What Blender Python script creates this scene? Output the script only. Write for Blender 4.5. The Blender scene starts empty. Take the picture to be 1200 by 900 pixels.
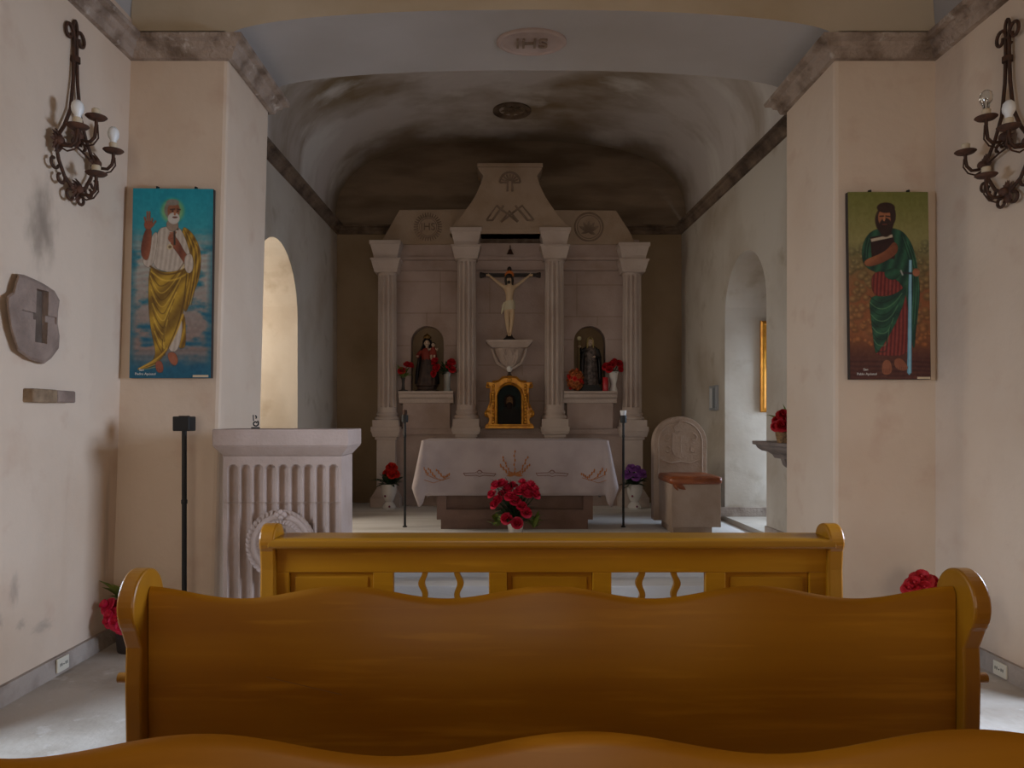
import bpy, bmesh, math, random
import numpy as np
from mathutils import Vector, Matrix
random.seed(7)
PI = math.pi
F = 850.0; EYE = 1.42; VX = 590.0; VY = 490.0
def U(px, d): return (px - VX) * d / F          # metres right of the eye at distance d
def Z(py, d): return EYE + (VY - py) * d / F
def lerp(a, b, t): return a + (b - a) * t
scene = bpy.context.scene
COL = scene.collection

# ------------------------------------------------------------------ materials
def lin(c):
    out = []
    for v in c[:3]:
        v = v / 255.0
        out.append(v / 12.92 if v <= 0.04045 else ((v + 0.055) / 1.055) ** 2.4)
    return (*out, 1.0)
def M(name, base, rough=0.85, alt=None, scale=3.0, lo=0.4, hi=0.65, stretch=(1, 1, 1), alt2=None, scale2=12.0, lo2=0.5, hi2=0.75,
      bump=None, metal=0.0, coat=0.0, trans=0.0, spec=0.5, detail=6.0, sss=0.0):
    m = bpy.data.materials.new(name); m.use_nodes = True
    nt = m.node_tree; b = nt.nodes['Principled BSDF']
    b.inputs['Roughness'].default_value = rough
    b.inputs['Metallic'].default_value = metal
    b.inputs['Coat Weight'].default_value = coat
    b.inputs['Coat Roughness'].default_value = 0.25
    b.inputs['Transmission Weight'].default_value = trans
    b.inputs['Specular IOR Level'].default_value = spec
    b.inputs['Base Color'].default_value = lin(base)
    if alt or alt2 or bump:
        tc = nt.nodes.new('ShaderNodeTexCoord'); mp = nt.nodes.new('ShaderNodeMapping')
        mp.inputs['Scale'].default_value = stretch
        nt.links.new(tc.outputs['Object'], mp.inputs['Vector'])
    prev = None
    for a, sc, l, h in ((alt, scale, lo, hi), (alt2, scale2, lo2, hi2)):
        if not a: continue
        n = nt.nodes.new('ShaderNodeTexNoise'); n.inputs['Scale'].default_value = sc; n.inputs['Detail'].default_value = detail
        nt.links.new(mp.outputs['Vector'], n.inputs['Vector'])
        r = nt.nodes.new('ShaderNodeValToRGB'); r.color_ramp.elements[0].position = l; r.color_ramp.elements[1].position = h
        nt.links.new(n.outputs['Fac'], r.inputs['Fac'])
        mx = nt.nodes.new('ShaderNodeMix'); mx.data_type = 'RGBA'
        nt.links.new(r.outputs['Color'], mx.inputs[0])
        if prev: nt.links.new(prev, mx.inputs[6])
        else: mx.inputs[6].default_value = lin(base)
        mx.inputs[7].default_value = lin(a); prev = mx.outputs[2]
    if prev: nt.links.new(prev, b.inputs['Base Color'])
    if bump:
        n = nt.nodes.new('ShaderNodeTexNoise'); n.inputs['Scale'].default_value = bump[0]; n.inputs['Detail'].default_value = 8
        nt.links.new(mp.outputs['Vector'], n.inputs['Vector'])
        bp = nt.nodes.new('ShaderNodeBump'); bp.inputs['Strength'].default_value = bump[1]; bp.inputs['Distance'].default_value = 0.02
        nt.links.new(n.outputs['Fac'], bp.inputs['Height']); nt.links.new(bp.outputs['Normal'], b.inputs['Normal'])
    return m
def paint_mat(name, rough=0.55):
    m = bpy.data.materials.new(name); m.use_nodes = True
    nt = m.node_tree; a = nt.nodes.new('ShaderNodeAttribute'); a.attribute_name = 'paint'
    n = nt.nodes.new('ShaderNodeTexNoise'); n.inputs['Scale'].default_value = 90
    bp = nt.nodes.new('ShaderNodeBump'); bp.inputs['Strength'].default_value = 0.15; bp.inputs['Distance'].default_value = 0.003
    b = nt.nodes['Principled BSDF']; b.inputs['Roughness'].default_value = rough
    nt.links.new(a.outputs['Color'], b.inputs['Base Color'])
    nt.links.new(n.outputs['Fac'], bp.inputs['Height']); nt.links.new(bp.outputs['Normal'], b.inputs['Normal'])
    return m

PLASTER = M('cream plaster', (215, 193, 171), 0.92, alt=(205, 180, 156), scale=1.1, lo=0.42, hi=0.7, alt2=(201, 172, 149), scale2=4.0, lo2=0.58, hi2=0.8, bump=(9, 0.25))
PLASTER_S = M('chancel plaster', (196, 186, 172), 0.92, alt=(168, 152, 132), scale=1.3, lo=0.45, hi=0.75, alt2=(150, 132, 108), scale2=3.0, lo2=0.6, hi2=0.85, bump=(9, 0.25))
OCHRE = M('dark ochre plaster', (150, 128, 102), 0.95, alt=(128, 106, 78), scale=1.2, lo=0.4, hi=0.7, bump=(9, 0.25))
ARCHP = M('arch face plaster', (198, 180, 156), 0.92, alt=(182, 162, 134), scale=1.2, lo=0.45, hi=0.7, bump=(9, 0.2))
RELIEF = M('shadow-dark relief and joint stone', (138, 118, 102), 0.95, alt=(120, 100, 84), scale=8)  # relief takes a darker colour in place of its carved shadows; joints share it
GREYP = M('grey plaster', (182, 176, 172), 0.92, alt=(170, 162, 155), scale=1.0, lo=0.4, hi=0.7, bump=(9, 0.2))
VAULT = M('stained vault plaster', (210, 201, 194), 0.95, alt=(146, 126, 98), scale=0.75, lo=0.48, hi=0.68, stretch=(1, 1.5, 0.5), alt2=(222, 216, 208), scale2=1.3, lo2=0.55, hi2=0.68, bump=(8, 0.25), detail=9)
def rear_tone(m, base_col, y0, y1):
    """brown tone with noisy edges that deepens towards the rear of the vault"""
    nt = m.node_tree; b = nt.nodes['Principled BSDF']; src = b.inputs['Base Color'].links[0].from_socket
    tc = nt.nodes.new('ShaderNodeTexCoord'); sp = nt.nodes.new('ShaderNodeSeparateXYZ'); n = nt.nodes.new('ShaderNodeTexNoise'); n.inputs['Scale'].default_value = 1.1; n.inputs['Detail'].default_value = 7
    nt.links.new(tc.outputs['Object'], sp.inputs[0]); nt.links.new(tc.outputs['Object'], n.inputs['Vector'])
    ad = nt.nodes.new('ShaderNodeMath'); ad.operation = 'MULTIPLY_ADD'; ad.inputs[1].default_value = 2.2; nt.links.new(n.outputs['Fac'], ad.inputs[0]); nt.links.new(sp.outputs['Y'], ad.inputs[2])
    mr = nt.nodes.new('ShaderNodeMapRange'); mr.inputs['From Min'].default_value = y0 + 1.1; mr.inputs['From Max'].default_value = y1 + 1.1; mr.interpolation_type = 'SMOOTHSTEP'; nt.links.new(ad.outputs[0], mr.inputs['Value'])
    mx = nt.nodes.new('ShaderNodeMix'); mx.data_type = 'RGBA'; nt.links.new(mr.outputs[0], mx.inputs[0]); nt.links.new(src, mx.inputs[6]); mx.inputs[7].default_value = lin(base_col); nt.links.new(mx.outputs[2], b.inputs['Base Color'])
def smear(m, c, rad, col, strength):
    """one soft dirt smear on a wall, at a place of its own"""
    nt = m.node_tree; b = nt.nodes['Principled BSDF']; L = b.inputs['Base Color'].links; src = L[0].from_socket
    tc = nt.nodes.new('ShaderNodeTexCoord'); mp = nt.nodes.new('ShaderNodeMapping'); mp.vector_type = 'TEXTURE'; mp.inputs['Location'].default_value = c; mp.inputs['Scale'].default_value = rad
    n = nt.nodes.new('ShaderNodeTexNoise'); n.inputs['Scale'].default_value = 2.5; n.inputs['Detail'].default_value = 6
    ln = nt.nodes.new('ShaderNodeVectorMath'); ln.operation = 'LENGTH'
    nt.links.new(tc.outputs['Object'], mp.inputs['Vector']); nt.links.new(mp.outputs['Vector'], ln.inputs[0]); nt.links.new(mp.outputs['Vector'], n.inputs['Vector'])
    ad = nt.nodes.new('ShaderNodeMath'); ad.operation = 'ADD'; nt.links.new(ln.outputs['Value'], ad.inputs[0]); nt.links.new(n.outputs['Fac'], ad.inputs[1])
    mr = nt.nodes.new('ShaderNodeMapRange'); mr.interpolation_type = 'SMOOTHSTEP'; mr.inputs['From Min'].default_value = 1.5; mr.inputs['From Max'].default_value = 0.5; mr.inputs['To Max'].default_value = strength
    nt.links.new(ad.outputs[0], mr.inputs['Value'])
    mx = nt.nodes.new('ShaderNodeMix'); mx.data_type = 'RGBA'; nt.links.new(mr.outputs[0], mx.inputs[0]); nt.links.new(src, mx.inputs[6]); mx.inputs[7].default_value = lin(col); nt.links.new(mx.outputs[2], b.inputs['Base Color'])
PLASTER_L = PLASTER.copy()
smear(PLASTER_L, (-2.4, 3.78, 2.42), (1, 0.16, 0.30), (120, 104, 90), 0.75)
for yy, zz, ry, rz in ((3.55, 0.42, 0.05, 0.06), (3.72, 0.36, 0.05, 0.04), (3.66, 0.55, 0.05, 0.12), (3.9, 0.3, 0.12, 0.05), (4.5, 0.7, 0.05, 0.5)):
    smear(PLASTER_L, (-2.45, yy, zz), (1, ry, rz), (136, 124, 114), 0.45)
rear_tone(VAULT, (134, 116, 96), 8.7, 9.6)  # vault colour turns browner with depth, broken up by noise
LUNETTE = M('dark brown plaster', (134, 114, 94), 0.95, alt=(100, 82, 64), scale=1.6, lo=0.4, hi=0.65, stretch=(0.6, 1, 2.5), bump=(8, 0.2), detail=9)  # deep brown with streaky noise, for the lunette and rosette petals
CORNICE = M('weathered cornice stone', (168, 148, 132), 0.95, alt=(112, 92, 76), scale=6, lo=0.45, hi=0.7, alt2=(205, 192, 180), scale2=9, lo2=0.62, hi2=0.75, bump=(30, 0.9), detail=9)
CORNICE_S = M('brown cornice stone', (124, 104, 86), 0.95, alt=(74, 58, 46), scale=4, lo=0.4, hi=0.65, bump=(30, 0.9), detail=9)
STONE = M('pinkish carved stone', (198, 182, 172), 0.9, alt=(182, 162, 150), scale=2.5, lo=0.42, hi=0.7, bump=(40, 0.25))
STONE2 = M('pinkish panel stone', (180, 160, 152), 0.92, alt=(158, 136, 124), scale=2.2, lo=0.42, hi=0.7, bump=(40, 0.25))
STONE_W = M('warm pediment stone', (170, 148, 128), 0.92, alt=(150, 126, 102), scale=2.5, lo=0.42, hi=0.7, bump=(40, 0.3))
STONE_L = M('lectern stone', (172, 150, 138), 0.9, alt=(154, 132, 118), scale=3, lo=0.45, hi=0.7, bump=(50, 0.25))
STONE_C = M('chair stone', (172, 150, 132), 0.92, alt=(150, 126, 106), scale=3, lo=0.4, hi=0.7, bump=(50, 0.3))
STONE_B = M('altar brown stone', (132, 106, 94), 0.9, alt=(112, 88, 76), scale=3, lo=0.4, hi=0.7, bump=(50, 0.2))
STONE_G = M('grey stone', (152, 130, 116), 0.92, alt=(126, 106, 94), scale=7, lo=0.4, hi=0.7, bump=(45, 0.5))
STONE_DK = M('dark groove stone', (92, 76, 64), 0.95, alt=(128, 110, 96), scale=9, lo=0.45, hi=0.7)  # darker stone tone for the cross groove and the strip between inner capitals
SHELFST = M('shelf stone', (128, 114, 106), 0.9, alt=(104, 92, 86), scale=5)
SKIRT = M('skirting stone', (170, 156, 144), 0.9, alt=(128, 112, 100), scale=6, lo=0.42, hi=0.7, bump=(40, 0.4))
FLOORM = M('worn concrete floor', (186, 176, 164), 0.75, alt=(150, 136, 120), scale=1.6, lo=0.45, hi=0.7, alt2=(205, 198, 190), scale2=8, lo2=0.6, hi2=0.75, bump=(25, 0.3))
FLOORS = M('chancel floor', (222, 219, 215), 0.7, alt=(198, 193, 186), scale=2, lo=0.45, hi=0.7, stretch=(0.5, 2, 1), bump=(25, 0.2))
WOOD = M('varnished pine', (166, 110, 8), 0.45, alt=(142, 88, 3), scale=2.2, lo=0.35, hi=0.72, stretch=(0.3, 4, 4), alt2=(186, 126, 22), scale2=7, lo2=0.55, hi2=0.8, coat=0.05, spec=0.2)
WOOD_E = M('varnished pine ends', (156, 102, 12), 0.38, alt=(136, 84, 5), scale=3, lo=0.35, hi=0.75, stretch=(4, 4, 0.5), coat=0.2, spec=0.3)
WOOD_T = M('varnished pine top', (152, 102, 15), 0.36, alt=(132, 84, 7), scale=3, lo=0.35, hi=0.75, stretch=(0.3, 4, 4), coat=0.2, spec=0.3)
IRON = M('rusty wrought iron', (70, 48, 36), 0.7, alt=(84, 52, 34), scale=30, lo=0.45, hi=0.65, metal=0.35)
RUST = M('rusty saucers', (92, 58, 40), 0.8, alt=(66, 44, 34), scale=20)
BLACK = M('black painted metal', (22, 21, 21), 0.55)
WHITEB = M('white opal bulb', (232, 230, 226), 0.35)
SOCKET = M('cream socket', (206, 186, 156), 0.6)
GLASS = M('clear glass', (235, 240, 240), 0.05, trans=1.0)
GOLD = M('gilded wood', (190, 130, 28), 0.38, alt=(150, 92, 16), scale=14, lo=0.4, hi=0.65, metal=0.45)
GOLD2 = M('bright gold leaf frame', (222, 160, 60), 0.35, alt=(190, 124, 36), scale=10, metal=0.4)
CLOTH = M('white altar linen', (178, 164, 162), 0.9, alt=(166, 152, 150), scale=4)
EMB = M('gold thread', (168, 104, 50), 0.6)
EMB2 = M('brown thread', (124, 78, 62), 0.8)
RED = M('red petals', (196, 22, 34), 0.6, alt=(150, 10, 26), scale=30)
PINK = M('crimson pink petals', (222, 34, 76), 0.6, alt=(160, 12, 42), scale=30)
ORANGE = M('orange gold petals', (206, 122, 62), 0.7, alt=(140, 62, 32), scale=40)
ORRED = M('orange red petals', (222, 44, 22), 0.6, alt=(170, 20, 16), scale=30)
PURPLE = M('purple petals', (118, 52, 136), 0.6, alt=(158, 96, 176), scale=30)
GREEN = M('leaf green', (42, 72, 32), 0.6, alt=(26, 46, 22), scale=20)
GREENL = M('pale leaf green', (112, 128, 44), 0.6, alt=(76, 96, 34), scale=20)
CERAM = M('white ceramic', (222, 216, 210), 0.25, coat=0.4)
CERDECO = M('plum glaze', (122, 40, 70), 0.3)
DKPOT = M('dark pot', (52, 42, 38), 0.5)
WICKER = M('wicker', (140, 104, 62), 0.8, alt=(90, 62, 36), scale=60)
LEATHER = M('brown leather', (150, 78, 34), 0.4, alt=(116, 54, 20), scale=8, coat=0.2)
SKIN = M('painted skin', (204, 176, 142), 0.55)
SKIN2 = M('pale painted skin', (196, 172, 150), 0.55)
CROSSW = M('dark cross wood', (34, 24, 20), 0.6)
HAIRM = M('dark hair', (30, 22, 18), 0.6)
LINEN = M('loincloth linen', (206, 196, 168), 0.7)
ROBE_DK = M('dark mantle', (36, 30, 34), 0.6)
ROBE_BR = M('brown grey dress', (84, 66, 58), 0.65, alt=(60, 46, 44), scale=14)
ROBE_RED = M('red bodice', (136, 46, 34), 0.65)
ROBE_BLK = M('black robe', (26, 23, 24), 0.5)
ROBE_SIL = M('silver grey tunic', (112, 98, 92), 0.45, alt=(52, 44, 42), scale=26)
HOOD = M('pale gold hood', (182, 160, 104), 0.5)
PLASTIC = M('ivory plastic', (214, 206, 188), 0.4)
GREYBOX = M('grey metal box', (148, 150, 152), 0.4)
CANDLE = M('red candle glass', (176, 20, 34), 0.3)
PAINT = paint_mat('oil paint')
DKEDGE = M('dark panel edge', (48, 36, 30), 0.7)
CAPTION = M('white lettering', (214, 212, 205), 0.7)
TABDOOR = M('dark green icon ground', (22, 26, 24), 0.75, alt=(28, 38, 38), scale=8, spec=0.15)

# ------------------------------------------------------------------ mesh builder
class MB:
    def __init__(s): s.v = []; s.f = []
    def add(s, vs, fs):
        o = len(s.v); s.v += [tuple(p) for p in vs]; s.f += [tuple(i + o for i in f) for f in fs]; return s
    def box(s, x0, x1, y0, y1, z0, z1):
        return s.add([(x0,y0,z0),(x1,y0,z0),(x1,y1,z0),(x0,y1,z0),(x0,y0,z1),(x1,y0,z1),(x1,y1,z1),(x0,y1,z1)],
                     [(0,3,2,1),(4,5,6,7),(0,1,5,4),(1,2,6,5),(2,3,7,6),(3,0,4,7)])
    def frustum(s, a, za, b, zb):        # a, b = (x0,x1,y0,y1)
        p = lambda r, z: [(r[0],r[2],z),(r[1],r[2],z),(r[1],r[3],z),(r[0],r[3],z)]
        return s.add(p(a, za) + p(b, zb), [(0,3,2,1),(4,5,6,7),(0,1,5,4),(1,2,6,5),(2,3,7,6),(3,0,4,7)])
    def prism(s, pts, axis, a, b):
        n = len(pts)
        mk = {'y': lambda p, t: (p[0], t, p[1]), 'x': lambda p, t: (t, p[0], p[1]), 'z': lambda p, t: (p[0], p[1], t)}[axis]
        vs = [mk(p, a) for p in pts] + [mk(p, b) for p in pts]
        fs = [tuple(range(n)), tuple(range(2*n - 1, n - 1, -1))] + [(i, (i+1) % n, n + (i+1) % n, n + i) for i in range(n)]
        return s.add(vs, fs)
    def loft(s, rings, cap=True, closed=True):
        n = len(rings[0]); vs = [p for r in rings for p in r]; fs = []
        m = n if closed else n - 1
        for j in range(len(rings) - 1):
            for i in range(m):
                fs.append((j*n + i, j*n + (i+1) % n, (j+1)*n + (i+1) % n, (j+1)*n + i))
        if cap: fs += [tuple(range(n)), tuple((len(rings)-1)*n + i for i in range(n - 1, -1, -1))]
        return s.add(vs, fs)
    def lathe(s, prof, cx, cy, n=24, z0=0.0, mod=None):
        rings = []
        for r, z in prof:
            ring = []
            for i in range(n):
                a = 2*PI*i/n; rr = r * (mod(a, z) if mod else 1)
                ring.append((cx + rr*math.cos(a), cy + rr*math.sin(a), z0 + z))
            rings.append(ring)
        return s.loft(rings)
    def tube(s, path, r, n=8, closed=False):
        P = [Vector(p) for p in path]; rs = r if isinstance(r, (list, tuple)) else [r]*len(P)
        N = len(P); rings = []; up = None
        for i in range(N):
            if closed: t = P[(i+1) % N] - P[i-1]
            else: t = P[min(i+1, N-1)] - P[max(i-1, 0)]
            if t.length < 1e-9: t = Vector((0,0,1))
            t.normalize()
            if up is None:
                up = t.orthogonal().normalized()
            else:
                up = up - t*up.dot(t)
                up = up.normalized() if up.length > 1e-6 else t.orthogonal().normalized()
            b = t.cross(up)
            rings.append([P[i] + (up*math.cos(2*PI*k/n) + b*math.sin(2*PI*k/n))*rs[i] for k in range(n)])
        if closed: rings.append(rings[0])
        return s.loft(rings, cap=not closed)
    def ball(s, c, rx, ry=None, rz=None, nu=14, nv=9):
        ry = ry or rx; rz = rz or rx; rings = []
        for j in range(nv + 1):
            t = -PI/2 + PI*(0.02 + 0.96*j/nv)
            rings.append([(c[0] + rx*math.cos(t)*math.cos(2*PI*i/nu), c[1] + ry*math.cos(t)*math.sin(2*PI*i/nu), c[2] + rz*math.sin(t)) for i in range(nu)])
        return s.loft(rings)
    def leaf(s, base, tip, w, droop=0.0, up=(0,0,1)):
        b = Vector(base); t = Vector(tip); d = t - b
        side = d.cross(Vector(up)); side = side.normalized() if side.length > 1e-6 else Vector((1,0,0))
        nrm = side.cross(d).normalized(); vs = []
        for k, (q, ww) in enumerate(((0,.15),(.3,.9),(.55,1),(.8,.6),(1,.03))):
            c = b + d*q + nrm*(droop*4*q*(1-q)); 
            vs += [c - side*w*ww*0.5, c + nrm*(-w*0.12*ww), c + side*w*ww*0.5]
        fs = []
        for k in range(4):
            a = k*3; fs += [(a,a+1,a+4,a+3),(a+1,a+2,a+5,a+4)]
        return s.add(vs, fs)
    def build(s, name, mat, parent=None, loc=None, smooth=False, bevel=0.0, sub=0, angle=40, recalc=True):
        w = Vector((0,0,0))
        if parent is not None:
            p = parent
            while p: w = w + p.location; p = p.parent
        elif loc is not None: w = Vector(loc)
        me = bpy.data.meshes.new(name)
        me.from_pydata([tuple(Vector(v) - w) for v in s.v], [], s.f)
        if recalc:
            bm = bmesh.new(); bm.from_mesh(me); bmesh.ops.recalc_face_normals(bm, faces=bm.faces); bm.to_mesh(me); bm.free()
        me.materials.append(mat)
        if smooth:
            me.polygons.foreach_set('use_smooth', [True]*len(me.polygons)); me.set_sharp_from_angle(angle=math.radians(angle))
        me.update()
        o = bpy.data.objects.new(name, me); COL.objects.link(o)
        if parent is not None: o.parent = parent
        elif loc is not None: o.location = loc
        if bevel:
            m = o.modifiers.new('Bevel', 'BEVEL'); m.width = bevel; m.segments = 2; m.limit_method = 'ANGLE'; m.angle_limit = math.radians(35)
        if sub:
            m = o.modifiers.new('Subdivision', 'SUBSURF'); m.levels = sub; m.render_levels = sub
        return o
def merge_pattern(o, mb, mat):
    """add surface pattern (fine joints) to a part's own mesh with a second material"""
    c = mb.build('pattern', mat); off = o.matrix_basis.translation.copy(); p = o.parent
    while p: off = off + p.location; p = p.parent
    for v in c.data.vertices: v.co = v.co - off
    n = len(o.data.polygons); bm = bmesh.new(); bm.from_mesh(o.data); bm.from_mesh(c.data); bm.to_mesh(o.data); bm.free()
    o.data.materials.append(mat)
    for f in o.data.polygons:
        if f.index >= n: f.material_index = 1
    bpy.data.objects.remove(c)
def tag(o, label=None, cat=None, group=None, kind=None):
    if label: o['label'] = label
    if cat: o['category'] = cat
    if group: o['group'] = group
    if kind: o['kind'] = kind
    return o
def thing(name, label, cat, loc, group=None):
    o = bpy.data.objects.new(name, None); COL.objects.link(o); o.location = loc; o.empty_display_size = 0.1
    return tag(o, label, cat, group)
def struct(name, mb, mat, **k):
    return tag(mb.build(name, mat, **k), kind='structure')
def bake(o):
    """apply modifiers of an object by replacing its mesh"""
    dg = bpy.context.evaluated_depsgraph_get(); me = bpy.data.meshes.new_from_object(o.evaluated_get(dg))
    o.modifiers.clear(); o.data = me; return o
def cut(o, mb):
    c = mb.build('cutter', STONE); c.location = (0,0,0)
    m = o.modifiers.new('Cut', 'BOOLEAN'); m.object = c; m.operation = 'DIFFERENCE'; m.solver = 'EXACT'
    bpy.context.view_layer.update(); bake(o); bpy.data.objects.remove(c); return o
def skin(name, mat, parent, verts, edges, radii, sub=2):
    w = Vector((0,0,0)); p = parent
    while p: w = w + p.location; p = p.parent
    me = bpy.data.meshes.new(name); me.from_pydata([tuple(Vector(v) - w) for v in verts], edges, [])
    o = bpy.data.objects.new(name, me); COL.objects.link(o)
    m = o.modifiers.new('Skin', 'SKIN'); m.use_smooth_shade = True
    for i, r in enumerate(radii):
        sv = me.skin_vertices[0].data[i]; sv.radius = (r, r) if not isinstance(r, tuple) else r; sv.use_root = (i == 0)
    s = o.modifiers.new('Subdivision', 'SUBSURF'); s.levels = sub; s.render_levels = sub
    bpy.context.view_layer.update(); bake(o); o.data.materials.clear(); o.data.materials.append(mat); o.parent = parent
    o.data.polygons.foreach_set('use_smooth', [True]*len(o.data.polygons))
    return o
def text(name, body, size, mat, parent, origin, right, up, depth=0.002, align='CENTER'):
    cu = bpy.data.curves.new(name, 'FONT'); cu.body = body; cu.size = size; cu.extrude = depth; cu.align_x = align; cu.align_y = 'CENTER'
    t = bpy.data.objects.new(name, cu); COL.objects.link(t); bpy.context.view_layer.update()
    me = bpy.data.meshes.new_from_object(t.evaluated_get(bpy.context.evaluated_depsgraph_get()))
    bpy.data.objects.remove(t)
    r = Vector(right).normalized(); u = Vector(up).normalized(); n = r.cross(u)
    w = Vector((0,0,0)); p = parent
    while p: w = w + p.location; p = p.parent
    for v in me.vertices:
        v.co = Vector(origin) - w + r*v.co.x + u*v.co.y + n*v.co.z
    me.materials.clear(); me.materials.append(mat)
    o = bpy.data.objects.new(name, me); COL.objects.link(o); o.parent = parent
    return o
def spiral(c, r0, r1, a0, a1, plane='xz', n=18):
    out = []
    for i in range(n + 1):
        t = i/n; r = lerp(r0, r1, t); a = lerp(a0, a1, t); p = r*math.cos(a); q = r*math.sin(a)
        out.append({'xz': (c[0]+p, c[1], c[2]+q), 'yz': (c[0], c[1]+p, c[2]+q), 'xy': (c[0]+p, c[1]+q, c[2])}[plane])
    return out

# ------------------------------------------------------------------ setting
DP0, DP1 = 4.6, 5.4            # chancel piers: front and back distance
DB = 9.45                      # end wall
ZS = 0.32                      # chancel floor
REAR = -4.2
XLB, XLT = -2.486, -2.36       # nave left wall leans in: foot, top
XR = 2.74
PLB, PLT = -1.84, -1.74        # left pier inner face: foot, top
PR = 2.1
ZT = 3.84                      # top of nave cornice
def sl(d): return lerp(-2.2, -2.17, (d - DP1)/(DB - DP1))   # chancel left wall
def sr(d): return lerp(2.43, 2.32, (d - DP1)/(DB - DP1))    # chancel right wall
ARC = 18
def wall_strip(mb, Fm, u0, u1, z0, z1, holes, depth):
    """wall front with round-headed or square holes (uc, half, zb, zs, arched) plus their reveals"""
    cur = u0
    for uc, hw, zb, zs, arched in holes:
        a, b = uc - hw, uc + hw
        mb.add([Fm(cur,z0,0),Fm(a,z0,0),Fm(a,z1,0),Fm(cur,z1,0)], [(0,1,2,3)])
        pts = [(uc - hw*math.cos(PI*i/ARC), zs + (hw*math.sin(PI*i/ARC) if arched else 0)) for i in range(ARC+1)]
        if not arched: pts = [(a, zs), (b, zs)]
        for (ua, za), (ub, zb_) in zip(pts, pts[1:]):
            mb.add([Fm(ua,za,0),Fm(ub,zb_,0),Fm(ub,z1,0),Fm(ua,z1,0)], [(0,1,2,3)])
            mb.add([Fm(ua,za,0),Fm(ub,zb_,0),Fm(ub,zb_,depth),Fm(ua,za,depth)], [(0,1,2,3)])
            if zb > z0: mb.add([Fm(ua,z0,0),Fm(ub,z0,0),Fm(ub,zb,0),Fm(ua,zb,0)], [(0,1,2,3)])
        for u in (a, b):
            mb.add([Fm(u,zb,0),Fm(u,zs,0),Fm(u,zs,depth),Fm(u,zb,depth)], [(0,1,2,3)])
        mb.add([Fm(a,zb,0),Fm(b,zb,0),Fm(b,zb,depth),Fm(a,zb,depth)], [(0,1,2,3)])
        cur = b
    mb.add([Fm(cur,z0,0),Fm(u1,z0,0),Fm(u1,z1,0),Fm(cur,z1,0)], [(0,1,2,3)])
    return mb

# floors and steps
m = MB(); m.box(-2.9, 3.1, REAR, 5.45, -0.2, 0.0); struct('floor', m, FLOORM)
m = MB(); m.box(-3.4, 3.6, 5.75, DB + 0.1, -0.2, ZS); struct('floor_chancel', m, FLOORS)
m = MB(); m.box(-2.3, 2.5, 5.45, 5.7499, -0.2, 0.16); struct('trim_1', m, FLOORS, bevel=0.008)
# nave walls
def xl(z): return lerp(XLB, XLT, z/3.76)
m = MB(); wall_strip(m, lambda u, z, w: (xl(z) - w, u, z), REAR, DP0 + 0.05, 0, 3.95, [(2.35, 0.72, -0.05, 2.35, False)], 0.5); struct('wall_left', m, PLASTER_L)
m = MB(); wall_strip(m, lambda u, z, w: (XR + w, u, z), REAR, DP0 + 0.05, 0, 3.95, [(2.95, 0.62, -0.05, 2.35, False)], 0.5); struct('wall_right', m, PLASTER)
m = MB(); wall_strip(m, lambda u, z, w: (u, REAR - w, z), -2.6, 2.9, 0, 5.2, [(0.1, 1.05, 0.0, 2.5, True)], 0.6); struct('wall_rear', m, PLASTER)
# piers
m = MB(); m.loft([[(-2.7,DP0,0),(PLB,DP0,0),(PLB,DP1,0),(-2.7,DP1,0)], [(-2.7,DP0,3.9),(PLT,DP0,3.9),(PLT,DP1,3.9),(-2.7,DP1,3.9)]])
struct('wall_pier_left', m, PLASTER, bevel=0.025)
m = MB(); m.box(PR, 2.95, DP0, DP1, 0, 3.9); struct('wall_pier_right', m, PLASTER, bevel=0.025)
# vaults
def vault_curve(xa, xb, z0, rise, n=2.8, N=40):
    c, a = (xa + xb)/2, (xb - xa)/2; out = []
    for i in range(N + 1):
        t = PI*(1 - i/N); cx, sx = math.cos(t), math.sin(t)
        out.append((c + a*math.copysign(abs(cx)**(2/n), cx), z0 + rise*abs(sx)**(2/n)))
    return out
NC = vault_curve(-2.37, XR, ZT, 1.15)
m = MB(); m.loft([[(x, y, z) for x, z in NC] for y in (REAR, DP0 + 0.02)], cap=False, closed=False); struct('ceiling', m, GREYP, smooth=True)
SC = vault_curve(-2.19, 2.38, 3.93, 1.1)
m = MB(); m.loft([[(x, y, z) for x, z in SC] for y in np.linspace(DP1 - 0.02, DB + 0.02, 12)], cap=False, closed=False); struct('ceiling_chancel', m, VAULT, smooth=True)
# chancel arch: face + soffit
ac, ah = (PLT + PR)/2, (PR - PLT)/2
def arch_z(x): 
    t = min(1.0, abs((x - ac)/ah)); return ZT + 0.17*math.sqrt(max(0, 1 - t**2.2))
AX = [ac - ah*math.cos(PI*i/40) for i in range(41)]
m = MB()
NCx = [p[0] for p in NC]; NCz = [p[1] for p in NC]
FX = sorted(set(AX + [-2.37 + 0.02*i for i in range(0, 32)] + [PR + 0.02*i for i in range(0, 33)]))
FX = [x for x in FX if -2.37 <= x <= XR]
lo = [ZT - 0.1 if (x < PLT or x > PR) else arch_z(x) for x in FX]; hi = [float(np.interp(x, NCx, NCz)) + 0.02 for x in FX]
m.loft([[(x, DP0, z) for x, z in zip(FX, lo)], [(x, DP0, max(z, l)) for x, z, l in zip(FX, hi, lo)]], cap=False, closed=False)
struct('wall_arch', m, ARCHP)
m = MB(); m.loft([[(x, DP0, arch_z(x)) for x in AX], [(x, DP1, arch_z(x)) for x in AX]], cap=False, closed=False)
m.loft([[(x, DP1, arch_z(x)) for x in AX], [(x, DP1, 5.3) for x in AX]], cap=False, closed=False); struct('ceiling_arch', m, GREYP, smooth=True)
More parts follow.
